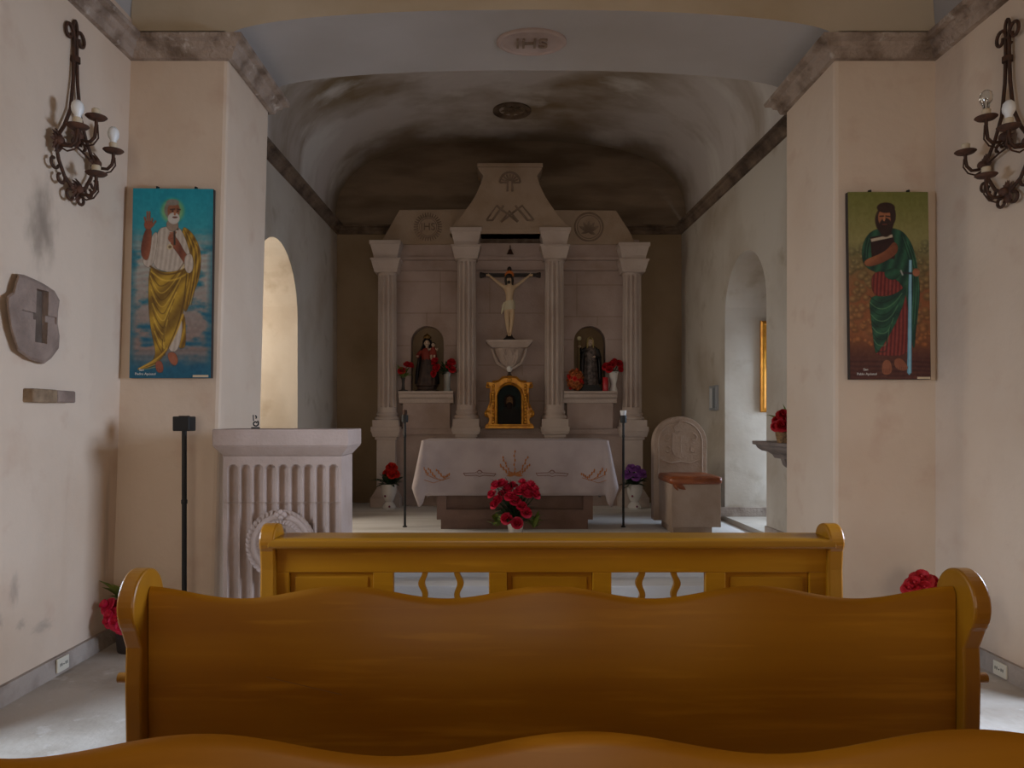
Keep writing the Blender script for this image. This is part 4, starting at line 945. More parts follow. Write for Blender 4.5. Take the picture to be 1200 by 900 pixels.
    for s in (-1, 1):
        m = MB(); m.tube([(cx+s*0.03,cy,z(0.54)),(cx+s*0.055,cy-0.02,z(0.52)),(cx+s*0.06,cy-0.045,z(0.535))], [0.012,0.01,0.008], 8); hand(m, (cx+s*0.06,cy-0.052,z(0.537)), (0,-1,0.3), 0.007); m.build('arm', SKIN2, c, smooth=True)
        m = MB(); m.tube([(cx+s*0.015,cy-0.01,z(0.45)),(cx+s*0.02,cy-0.05,z(0.45)),(cx+s*0.018,cy-0.055,z(0.405)),(cx+s*0.018,cy-0.07,z(0.40))], [0.014,0.012,0.009,0.008], 8)
        m.build('leg', SKIN2, c, smooth=True)
make_madonna()
def make_saint():
    y = 9.21; x = U(692, y); zb = Z(458.3, YP-0.24); z = lambda q: zb + q
    t = thing('saint_statue', 'dark statue of a hooded saint with round topped staff, in the right niche', 'statue', (x, y, zb))
    m = MB()
    for w, a, b in ((0.135,0,0.03),(0.115,0.03,0.06),(0.10,0.06,0.085)): m.box(x-w, x+w, y-w*0.8, y+w*0.8, z(a), z(b))
    m.build('plinth', ROBE_BLK, t, bevel=0.003)
    m = MB(); robe(m, [(z(0.085),0.105,0.08,0,0),(z(0.16),0.10,0.075,0,0),(z(0.28),0.09,0.07,0,0),(z(0.40),0.08,0.06,0,0),(z(0.48),0.085,0.06,0,0),(z(0.545),0.07,0.05,0,0),(z(0.575),0.03,0.03,0,0)], x, y, 12, 0.08); m.build('tunic', ROBE_SIL, t, smooth=True, angle=80)
    m = MB(); rings = []
    for q, rx, ry in ((0.10,0.14,0.10),(0.22,0.145,0.10),(0.36,0.14,0.095),(0.47,0.125,0.085),(0.55,0.09,0.065),(0.585,0.05,0.045)):
        rings.append([(x + rx*(1+0.06*math.sin(9*a))*math.cos(a), y + 0.01 + ry*math.sin(a), z(q)) for a in np.linspace(-0.75, PI+0.75, 32)])
    m.loft(rings, cap=False, closed=False); mt = m.build('cloak', ROBE_BLK, t, smooth=True, angle=80); md = mt.modifiers.new('Solid', 'SOLIDIFY'); md.thickness = 0.010
    head(t, (x-0.005, y-0.012, z(0.625)), 0.044, SKIN2, HAIRM)
    m = MB(); rings = [[(x-0.005 + rx*math.cos(a), y + 0.004 + ry*math.sin(a), z(q)) for a in np.linspace(-0.95, PI+0.95, 24)] for q, rx, ry in ((0.55,0.06,0.05),(0.60,0.05,0.05),(0.65,0.048,0.05),(0.68,0.034,0.04),(0.70,0.006,0.01))]
    m.loft(rings, cap=False, closed=False); hd = m.build('hood', HOOD, t, smooth=True); md = hd.modifiers.new('Solid', 'SOLIDIFY'); md.thickness = 0.008
    m = MB(); m.tube([(x-0.085,y-0.01,z(0.53)),(x-0.13,y-0.04,z(0.50)),(x-0.145,y-0.09,z(0.55))], [0.03,0.026,0.02], 10); m.build('sleeve', ROBE_BLK, t, smooth=True)
    m = MB(); m.tube([(x+0.085,y-0.01,z(0.53)),(x+0.11,y-0.05,z(0.43)),(x+0.045,y-0.10,z(0.43))], [0.03,0.026,0.02], 10); m.build('sleeve', ROBE_BLK, t, smooth=True)
    m = MB(); hand(m, (x-0.148,y-0.10,z(0.56)), (0,-0.6,0.6), 0.016); m.build('hand', SKIN2, t, smooth=True)
    m = MB(); hand(m, (x+0.035,y-0.11,z(0.435)), (-1,-0.3,0), 0.016); m.build('hand', SKIN2, t, smooth=True)
    m = MB(); m.tube([(x-0.155,y-0.112,z(0.085)),(x-0.155,y-0.112,z(0.64))], 0.007, 8); st = m.build('staff', M('dull brass staff', (110, 92, 56), 0.45, metal=0.4), t, smooth=True)
    m = MB(); m.ball((x-0.155,y-0.112,z(0.665)), 0.028); m.build('staff_knob', M('pale knob', (186, 176, 140), 0.5), st, smooth=True)
make_saint()

# ------------------------------------------------------------------ flowers
_bloom = {}
def bloom_mesh(kind, mat):
    k = (kind, mat.name)
    if k in _bloom: return _bloom[k]
    rnd = random.Random(len(_bloom) + 5); m = MB()
    layers = {'rose': ((0.35,4,0.9),(0.65,5,0.65),(1.0,6,0.25)), 'daisy': ((0.5,7,0.6),(0.8,10,0.25),(1.0,12,0.0)), 'bud': ((0.4,4,1.1),(0.7,5,0.95))}[kind]
    for R, n, lift in layers:
        for i in range(n):
            a = 2*PI*i/n + R*2.1 + rnd.uniform(-.15,.15); w = 2*PI*R/n*1.25*(0.8 if kind != 'daisy' else 0.9)
            rings = []
            for q in (0.08, 0.4, 0.75, 1.0):
                rr = R*q; zz = lift*q*q*0.9 + 0.12*q - (0.18*q**4 if lift < 0.4 else 0); ww = w*(0.35 + 0.9*math.sin(min(1, q*1.02)*PI*0.72))*0.62
                c = Vector((rr*math.cos(a), rr*math.sin(a), zz)); s = Vector((-math.sin(a), math.cos(a), 0)); inw = Vector((-math.cos(a), -math.sin(a), 0.25))*ww*0.35
                rings.append([c - s*ww + inw, c - s*ww*0.4, c + s*ww*0.4, c + s*ww + inw])
            m.loft(rings, cap=False, closed=False)
    m.lathe([(0,0.0),(0.16,0.02),(0.2,0.3),(0.1,0.5),(0,0.52)], 0, 0, 8)
    me = bpy.data.meshes.new('bloom'); me.from_pydata(m.v, [], m.f); me.materials.append(mat); me.polygons.foreach_set('use_smooth', [True]*len(me.polygons))
    _bloom[k] = me; return me
def bloom(parent, pos, r, direction, kind, mat, name='rose'):
    o = bpy.data.objects.new(name, bloom_mesh(kind, mat)); COL.objects.link(o); o.parent = parent
    w = Vector((0,0,0)); p = parent
    while p: w = w + p.location; p = p.parent
    o.location = Vector(pos) - w; o.scale = (r, r, r); o.rotation_euler = Vector(direction).to_track_quat('Z', 'Y').to_euler()
    return o
def foliage(parent, c, spread, h, n, size, mat, seed, name='leaves', front=True):
    rnd = random.Random(seed); m = MB()
    for i in range(n):
        a = rnd.uniform(0, 2*PI); e = rnd.uniform(-0.25, 1.2); r = spread*rnd.uniform(0.4, 1.0)
        b = Vector(c) + Vector((0.3*r*math.cos(a), 0.3*r*math.sin(a), h*rnd.uniform(0, .45)))
        tp = b + Vector((math.cos(a)*math.cos(e), math.sin(a)*math.cos(e), math.sin(e)))*size*rnd.uniform(0.7, 1.3)
        m.leaf(b, tp, size*rnd.uniform(0.25, 0.42), droop=size*0.08)
        m.tube([Vector(c), b], 0.003, 4)
    return m.build(name, mat, parent, smooth=True)
def stem_to(mb, a, b): mb.tube([a, lerp(Vector(a), Vector(b), 0.5) + Vector((0,0,0.01)), b], 0.004, 5)
def bouquet(t, base, blooms, kind, mat, green, seed, spread, h, nleaf, lsize, y, bname='rose'):
    """blooms: (px, py, radius, dy) placed at distance y+dy"""
    m = MB()
    for px, py, r, dy in blooms:
        p = Vector((U(px, y+dy), y+dy, Z(py, y+dy))); d = (p - Vector(base)); d = Vector((d.x, d.y*0.6 - 0.12, abs(d.z)*0.8 + 0.03))
        stem_to(m, base, p); bloom(t, p, r, d, kind, mat, bname)
    m.build('stems', GREEN, t); foliage(t, base, spread, h, nleaf, lsize, green, seed)
def vase(name, label, cat, px, y, zb, prof, mat, deco=None, n=24, part='vase', group=None):
    x = U(px, y); t = thing(name, label, cat, (x, y, zb), group)
    m = MB(); m.lathe(prof, x, y, n, zb); v = m.build(part, mat, t, smooth=True)
    if deco:
        m = MB()
        for a, q, r in deco:
            R = float(np.interp(q, [p[1] for p in prof[1:-1]], [p[0] for p in prof[1:-1]])); m.ball((x+R*math.cos(a), y+R*math.sin(a), zb+q), r, r, r*1.1, 10, 6)
        m.build('flower_motif', CERDECO, v, smooth=True)
    return t, (x, y)
# arrangement in front of the altar
y = 6.83
t, (x, yy) = vase('flower_arrangement', 'crimson roses in a white pot on the floor before the altar', 'flower arrangement', 604, y, ZS,
    [(0,0),(0.055,0),(0.06,0.005),(0.078,0.10),(0.08,0.115),(0.072,0.115),(0.0,0.10)], CERAM, part='pot')
B = [(589,568,.06,.0),(613,574,.06,-.03),(598,583,.06,-.08),(584,587,.055,-.05),(625,575,.06,-.02),(611,594,.055,-.1),(582,570,.06,-.02),(577,580,.05,-.03),(580,592,.05,-.06),(595,574,.055,0),(601,570,.05,.05),(608,577,.055,-.05),(604,588,.058,-.09),(621,570,.06,0),(617,580,.055,-.06),(627,581,.055,-.03),(616,601,.06,-.1),(594,608,.06,-.11),(606,613,.058,-.13),(612,566,.045,.06),(588,580,.045,.02)]
bouquet(t, (x, yy, ZS+0.11), B, 'rose', PINK, GREEN, 11, 0.20, 0.34, 90, 0.14, y)
foliage(t, (x-0.17, yy-0.02, ZS+0.09), 0.10, 0.1, 18, 0.11, GREENL, 12, 'pale_leaves'); foliage(t, (x+0.17, yy-0.02, ZS+0.07), 0.10, 0.12, 20, 0.11, GREENL, 13, 'pale_leaves')
m = MB(); rnd = random.Random(4)
for k in range(16):
    px = 573 + k*1.6; m.leaf((x-0.05, yy, ZS+0.35), (U(px, y), yy+rnd.uniform(-.05,.05), Z(rnd.uniform(558,575), y)), 0.022, droop=0.02)
m.build('fern_blades', M('dark fern', (40, 40, 42), 0.6), t)
# floor vases by the outer columns
DPR = [(0,0),(0.075,0),(0.085,0.02),(0.075,0.05),(0.045,0.085),(0.06,0.11),(0.092,0.20),(0.095,0.30),(0.088,0.30),(0.07,0.2),(0,0.15)]
deco = [(-PI/2-0.5,0.16,0.014),(-PI/2+0.3,0.22,0.02),(-PI/2+0.2,0.035,0.013)]
y = 8.80
t, (x, yy) = vase('flower_vase', 'white vase with orange red flowers on the floor left of the altar', 'vase', 456, y, ZS, DPR, CERAM, deco)
bouquet(t, (x, yy, ZS+0.28), [(459,549,.075,-.02),(454,555,.06,-.05),(463,556,.06,-.04),(459,557,.06,-.08)], 'rose', ORRED, GREEN, 21, 0.15, 0.14, 60, 0.15, y, 'flower')
t, (x, yy) = vase('flower_vase', 'white vase with purple flowers on the floor beside the stone chair', 'vase', 743.5, y, ZS, DPR, CERAM, deco)
bouquet(t, (x, yy, ZS+0.28), [(741,549,.065,-.02),(735,556,.07,-.04),(747,550,.06,0),(752,555,.07,-.03),(745,559,.06,-.08),(738,548,.05,.03)], 'daisy', PURPLE, GREEN, 22, 0.16, 0.14, 60, 0.15, y, 'flower')
# niche shelf flowers
zb = Z(458.3, YP-0.24); y = 9.05
t, (x, yy) = vase('flower_vase', 'slim dark vase with red roses at the left end of the left niche shelf', 'vase', 472.5, y, zb, [(0,0),(0.06,0),(0.06,0.012),(0.022,0.022),(0.016,0.09),(0.022,0.15),(0.028,0.17),(0,0.16)], DKPOT)
bouquet(t, (x, yy, zb+0.16), [(471,435,.055,-.03),(477,428,.05,-.01),(481,428.5,.045,-.02)], 'rose', RED, GREENL, 31, 0.10, 0.14, 26, 0.10, y)
t, (x, yy) = vase('flower_vase', 'glass vase with red roses and dark leaves, beside the robed woman statue', 'vase', 524.5, y-0.03, zb, [(0,0),(0.045,0),(0.045,0.02),(0.03,0.05),(0.042,0.20),(0.046,0.24),(0.042,0.24),(0.028,0.06),(0,0.03)], M('glass vase', (206, 206, 200), 0.15, trans=0.6))
bouquet(t, (x, yy, zb+0.22), [(510,424,.055,-.06),(512,432,.06,-.08),(509,438,.05,-.1),(529,425,.055,-.08),(529.5,433,.05,-.1),(526,429,.045,-.1)], 'rose', RED, GREEN, 32, 0.12, 0.14, 44, 0.11, y)
# orange flower ball
y = 9.0; x = U(674, y); t = thing('flower_ball', 'round ball of orange and gold flowers beside the hooded saint statue', 'flowers', (x, y, zb))
m = MB(); m.ball((x, y, zb+0.14), 0.085, 0.08, 0.125); m.build('core', M('dark red core', (96, 36, 22), 0.8), t, smooth=True)
rnd = random.Random(9)
for k in range(34):
    a = 2.4*k; q = 1 - 2*(k+0.5)/34; s = math.sqrt(1-q*q); d = Vector((s*math.cos(a), s*math.sin(a), q)); p = Vector((x + d.x*0.085, y + d.y*0.08, zb + 0.14 + d.z*0.12))
    if p.z < zb + 0.035: continue
    bloom(t, p, 0.036, d, 'daisy', ORANGE if k % 3 else ORRED, 'flower')
y = 9.05
t = thing('votive_candle', 'red glass votive candle on the right niche shelf, beside the white vase', 'candle', (U(709.5, y-0.05), y-0.05, zb))
m = MB(); x = U(709.5, y-0.05); m.lathe([(0,0),(0.034,0),(0.036,0.008),(0.036,0.165),(0.032,0.172),(0.030,0.172),(0.028,0.15),(0,0.15)], x, y-0.05, 20, zb); c_ = m.build('glass', CANDLE, t, smooth=True)
m = MB(); m.tube([(x,y-0.05,zb+0.15),(x+0.003,y-0.05,zb+0.168)], 0.003, 6); m.build('wick', BLACK, t)
t, (x, yy) = vase('flower_vase', 'white vase with red roses beside the red candle on the right shelf', 'vase', 719, y, zb, [(0,0),(0.045,0),(0.05,0.02),(0.035,0.06),(0.03,0.09),(0.045,0.14),(0.055,0.22),(0.066,0.245),(0.06,0.245),(0.045,0.2),(0,0.15)], CERAM)
bouquet(t, (x, yy, zb+0.23), [(711,430,.06,-.02),(717,428,.055,-.05),(714,433,.05,-.07),(725,427,.058,-.02),(727,433,.04,-.03),(720,424,.045,.03)], 'rose', RED, GREEN, 33, 0.08, 0.06, 22, 0.08, y)
# nave corner flowers
t, (x, yy) = vase('potted_flowers', 'dark pot of crimson flowers with pale leaves in the left floor corner', 'flowers', 153, 4.43, 0, [(0,0),(0.07,0),(0.075,0.01),(0.085,0.14),(0.088,0.16),(0.08,0.16),(0,0.14)], DKPOT, part='pot')
bouquet(t, (x, yy, 0.15), [(126,710,.055,-.05),(133,712,.06,-.02),(132,722,.06,-.08),(138,727,.065,-.09),(142,716,.06,0),(150,705,.06,0),(128,728,.045,-.08),(143,734,.05,-.1),(155,715,.06,-.05)], 'daisy', PINK, GREENL, 41, 0.07, 0.26, 34, 0.07, 4.43, 'flower')
m = MB()
for px, py in ((115,680),(119,688),(124,690),(130,684),(127,698),(136,692)): m.leaf((x, yy, 0.25), (U(px,4.43), 4.43, Z(py,4.43)), 0.06, droop=0.03)
m.build('tall_leaves', GREENL, t, smooth=True)
t, (x, yy) = vase('potted_flowers', 'deep red flowers peeping over the pew in the right corner', 'flowers', 1085, 4.25, 0, [(0,0),(0.08,0),(0.085,0.01),(0.105,0.2),(0.11,0.23),(0.10,0.23),(0,0.2)], DKPOT, part='pot')
bouquet(t, (x, yy, 0.22), [(1080,679,.07,-.05),(1072,685,.06,-.06),(1090,684,.065,-.03),(1066,690,.05,-.06),(1098,690,.05,-.03),(1083,690,.06,-.08),(1078,700,.06,-.1),(1095,702,.06,-.06)], 'daisy', RED, GREEN, 42, 0.12, 0.2, 34, 0.10, 4.25, 'flower')
# bracket shelf and basket at the right
zs_ = Z(517.5, 6.1); xw = sr(6.1)
t = thing('bracket_shelf', 'grey brown stone wall shelf carrying the flower basket at the right', 'shelf', (xw-0.1, 6.1, zs_-0.13))
prof = [(xw+0.005, zs_), (xw-0.235, zs_), (xw-0.235, zs_-0.028), (xw-0.205, zs_-0.035), (xw-0.19, zs_-0.06), (xw-0.15, zs_-0.085), (xw-0.10, zs_-0.095), (xw-0.06, zs_-0.12), (xw-0.04, zs_-0.15), (xw+0.005, zs_-0.15)]
m = MB(); m.prism(prof, 'y', 5.55, 6.35); m.build('shelf_slab', SHELFST, t, bevel=0.004)
m = MB()
for yv in (5.75, 6.15): m.prism([(xw+0.005, zs_-0.14), (xw-0.05, zs_-0.14), (xw-0.03, zs_-0.2), (xw+0.005, zs_-0.23)], 'y', yv-0.04, yv+0.04)
m.build('corbel', SHELFST, t, bevel=0.004)
t = thing('flower_basket', 'wicker basket of bright red flowers on the stone shelf beside the right pier', 'basket', (U(920.5,5.75), 5.75, zs_))
x = U(920.5, 5.75); m = MB()
m.lathe([(0,0),(0.06,0),(0.075,0.06),(0.08,0.12),(0.073,0.12),(0.06,0.02),(0,0.015)], x, 5.75, 32, zs_, mod=lambda a, z: 1 + 0.04*math.sin(16*a)*math.sin(z*130)); m.build('basket', WICKER, t, smooth=True)
bouquet(t, (x, 5.75, zs_+0.11), [(912,494,.05,0),(918,488,.06,-.03),(916,499,.055,-.07),(922,494,.06,-.06),(910,500,.045,-.04),(924,500,.05,-.08),(928,490,.06,0)], 'rose', RED, GREEN, 51, 0.09, 0.1, 22, 0.09, 5.75, 'flower')
m = MB(); m.leaf((x-0.01, 5.75, zs_+0.16), (U(917,5.75), 5.75, Z(473,5.75)), 0.05, droop=0.02); m.leaf((x-0.02, 5.75, zs_+0.16), (U(908,5.75), 5.98, Z(486,5.75)), 0.05, droop=0.02); m.build('pale_leaves', GREENL, t, smooth=True)
# ------------------------------------------------------------------ paintings on panel
class Canvas:
    """small numpy painter in a 0..1 x 0..1 frame (v down); colours are paint colours"""
    def __init__(s, W=164, H=380):
        s.W, s.H = W, H; s.u, s.v = np.meshgrid(np.linspace(0,1,W), np.linspace(0,1,H)); s.a = s.u*318; s.b = s.v*740   # pixel-like units
        s.c = np.zeros((H, W, 3)); s.rng = np.random.default_rng(2)
    def noise(s, sx, sy, seed):
        r = np.random.default_rng(seed); out = np.zeros((s.H, s.W)); amp = 1
        for o in range(4):
            nx, ny = max(2, int(sx*2**o)), max(2, int(sy*2**o)); g = r.random((ny+1, nx+1))
            x = s.u*nx*0.999; y = s.v*ny*0.999; xi = x.astype(int); yi = y.astype(int); fx = x-xi; fy = y-yi; fx = fx*fx*(3-2*fx); fy = fy*fy*(3-2*fy)
            out += amp*((g[yi,xi]*(1-fx)+g[yi,xi+1]*fx)*(1-fy)+(g[yi+1,xi]*(1-fx)+g[yi+1,xi+1]*fx)*fy); amp *= .5
        return out/1.875
    def put(s, mask, col):
        mask = np.clip(mask, 0, 1)[..., None]; col = np.asarray(col, float); s.c = s.c*(1-mask) + (col if col.ndim == 3 else col.reshape(1,1,3))*mask
    def poly(s, pts, col, soft=1.6, smooth=True):
        P = np.array(pts, float)
        if smooth:       # round the outline (Chaikin)
            for _ in range(2):
                Q = np.roll(P, -1, 0); P = np.stack([P*.75+Q*.25, P*.25+Q*.75], 1).reshape(-1, 2)
        ins = np.zeros((s.H, s.W), bool); dist = np.full((s.H, s.W), 1e9); n = len(P)
        for i in range(n):
            x0, y0 = P[i]; x1, y1 = P[(i+1) % n]
            if y0 != y1: ins ^= ((y0 > s.b) != (y1 > s.b)) & (s.a < (x1-x0)*(s.b-y0)/(y1-y0) + x0)
            dx, dy = x1-x0, y1-y0; L = dx*dx+dy*dy+1e-9; t = np.clip(((s.a-x0)*dx+(s.b-y0)*dy)/L, 0, 1)
            dist = np.minimum(dist, np.hypot(s.a-x0-t*dx, s.b-y0-t*dy))
        sd = np.where(ins, dist, -dist); m = np.clip(sd/soft + .5, 0, 1); s.put(m, col); s.put(np.clip(1-np.abs(sd)/1.5, 0, 1)*0.45, (40,26,16)); return m
    def ell(s, cx, cy, rx, ry, col, soft=.12, k=1.0):
        r = np.hypot((s.a-cx)/rx, (s.b-cy)/ry); m = np.clip((1-r)/soft, 0, 1)*k; s.put(m, col); return m
    def line(s, pts, w, col, k=1.0):
        P = np.array(pts, float)
        if len(P) > 2:
            for _ in range(3):
                Q = np.empty((2*len(P), 2)); Q[0] = P[0]; Q[-1] = P[-1]; Q[1:-1:2] = P[:-1]*.75 + P[1:]*.25; Q[2:-1:2] = P[:-1]*.25 + P[1:]*.75; P = Q
        m = np.zeros((s.H, s.W)); pts = [tuple(k) for k in P]
        for (x0, y0), (x1, y1) in zip(pts, pts[1:]):
            dx, dy = x1-x0, y1-y0; L = dx*dx+dy*dy+1e-9; t = np.clip(((s.a-x0)*dx+(s.b-y0)*dy)/L, 0, 1); m = np.maximum(m, np.clip(1.3 - np.hypot(s.a-x0-t*dx, s.b-y0-t*dy)/w, 0, 1))
        s.put(m*k, col)
    def mix(s, a, b, t):
        t = np.clip(t, 0, 1)[..., None]; return np.array(a, float)*(1-t) + np.array(b, float)*t
    def folds(s, ax, ay, k, bow=0.0, bx=160):   # striped drapery phase
        return 0.5 + 0.5*np.sin((s.a*ax + s.b*ay + bow*((s.a-bx)**2)/100)*k + 0.8*np.sin(s.b*0.02))
def peter():
    C = Canvas(); n1 = C.noise(4, 9, 3); n2 = C.noise(5, 22, 5)
    C.c = C.mix((10,142,160), (60,150,158), C.b/220)
    band = np.clip((n2*1.0 + 0.5*n1 - 0.52)*4, 0, 1); body = np.clip((C.b-150)/90, 0, 1)
    cloud = C.mix((168,170,160), (128,108,100), (C.b-280)/330); cloud = C.mix(0,1,(C.b*0)) * 0 + cloud
    sea = C.mix((22,112,132), (14,84,112), (C.b-300)/350)
    C.put(body, sea); C.put(body*band*np.clip((715-C.b)/90, 0, 1), cloud)
    C.put(0.45*body*(0.5+0.5*np.sin(C.b*0.26 + 6*n1))*np.clip((700-C.b)/60,0,1), (150,128,120))
    C.put(np.clip((abs(C.u-.5)-.42)/.08, 0, 1)*.6*np.clip(C.b/300,0,1), (12,92,116)); C.put(np.clip((C.b-690)/40, 0, 1)*.8, (16,88,112))
    C.ell(158, 87, 54, 56, (170,180,84), .45, .85); C.ell(158, 87, 44, 46, (110,164,120), .3, .8)
    o = lambda *p: [(x-112, y-68) for x, y in p]
    gold = C.mix((120,88,24), (186,146,44), C.folds(.5, .55, .10, .18, 140)); gold2 = C.mix((112,80,22), (182,140,42), C.folds(1, .32, .2, .02, 200))
    white = C.mix((176,160,146), (196,182,166), C.folds(1, .1, .34))
    skin = C.mix((150,84,56), (112,58,40), C.folds(1, 0.3, .08))
    C.poly(o((300,210),(345,232),(378,290),(387,345),(380,420),(352,490),(328,560),(316,520),(330,420)), gold2)
    C.poly(o((296,580),(326,545),(332,680),(318,694),(300,690)), gold2)
    C.poly(o((262,600),(322,560),(306,705),(258,705)), white)
    C.poly(o((212,226),(250,215),(300,212),(338,300),(352,380),(330,402),(250,396),(192,372),(206,300)), white)
    C.poly(o((188,250),(214,232),(210,300),(196,372),(168,378),(150,345),(180,330)), white)
    C.poly(o((162,225),(188,222),(190,270),(182,330),(172,352),(152,338),(146,300)), skin)
    C.poly(o((160,198),(190,194),(196,210),(186,228),(164,228),(158,212)), (146,78,54))
    for a_, b_ in (((165,202),(160,182)),((171,200),(170,160)),((179,200),(179,160)),((187,204),(190,186)),((192,214),(203,196))): C.line(o(a_, b_), 4.2, (150,82,56)); C.line(o((a_[0]+3,a_[1]),(b_[0]+3,b_[1]+3)), 1.2, (84,42,30), .6)
    C.poly(o((180,368),(214,386),(250,396),(300,388),(336,372),(342,392),(328,480),(318,560),(296,620),(250,720),(205,762),(140,778),(150,768),(204,742),(214,705),(192,620),(180,520)), gold)
    for k in range(11):
        yy = 408 + k*27; rx = 330 - k*8; lx = 184 + k*2.5
        C.line(o((lx, yy-26),(lx+22, yy+24),(lx+46, yy+48),(lerp(lx,rx,.62), yy+14),(rx, yy-70)), 2.6, (226,186,78) if k % 2 else (84,56,16), .6)
    for k in range(6): C.line(o((214+k*3,736+k*5),(180+k*2,756+k*3),(146,770+k)), 1.6, (220,178,70) if k % 2 else (88,58,18), .6)
    for k in range(5): C.line(o((318+k*12,230+k*14),(352+k*7,310),(352+k*6,400),(334+k*4,520)), 2.2, (214,172,66) if k % 2 else (84,58,18), .55)
    C.line(o((186,372),(230,404),(280,402),(338,376)), 4, (92,62,20), .8); C.line(o((190,392),(236,430),(290,424),(334,398)), 4, (226,184,70), .7)
    C.line(o((318,560),(290,640),(240,722),(150,772)), 4, (214,168,60), .8); C.line(o((330,400),(322,500),(300,600),(262,690)), 3, (86,58,18), .8)
    C.poly(o((352,345),(350,385),(332,380),(292,318),(262,285),(268,250),(292,262),(322,320)), skin)
    C.poly(o((318,330),(350,316),(358,380),(340,402),(322,388)), white)
    C.ell(158, 194, 17, 18, (150,88,62));
    for k in range(4): C.line(o((256+k*2,262-k*7),(276+k*3,256-k*6)), 3.2, (160,96,68)); C.line(o((256+k*2,266-k*7),(276+k*3,260-k*6)), 1.0, (84,44,32), .6)
    C.line(o((278,212),(280,285)), 4.5, (52,44,36)); C.line(o((266,230),(292,226)), 4, (52,44,36)); C.ell(150, 228, 13, 12, (196,176,140)); C.ell(150, 228, 7, 6, (120,92,60))
    C.poly(o((250,190),(290,192),(296,222),(270,240),(244,218)), (150,128,110))
    C.ell(156, 82, 33, 40, (128,118,106)); C.ell(162, 88, 26, 36, (140,86,58)); C.ell(158, 54, 27, 13, (134,124,112)); C.ell(163, 116, 25, 24, (196,188,178)); C.ell(168, 112, 12, 4, (110,62,48)); C.ell(167,96,5,10,(166,108,76)); C.ell(158, 88, 4, 2.6, (40,26,20)); C.ell(178, 88, 4, 2.6, (40,26,20))
    C.line([(150,82),(166,80)], 3, (60,36,26)); C.line([(176,80),(188,82)], 3, (60,36,26))
    C.poly(o((210,744),(236,738),(246,770),(240,788),(218,786)), (150,82,60)); C.poly(o((258,708),(290,706),(304,742),(290,764),(266,744)), (156,90,62))
    for k in range(5): C.line(o((222+k*5,770+k*1.5),(221+k*5,784+k)), 1.2, (84,40,30), .6); C.line(o((268+k*6,748+k*3),(268+k*6,758+k*2)), 1.2, (84,40,30), .5)
    C.c += (C.noise(30, 60, 8)-.5)[..., None]*22
    return C
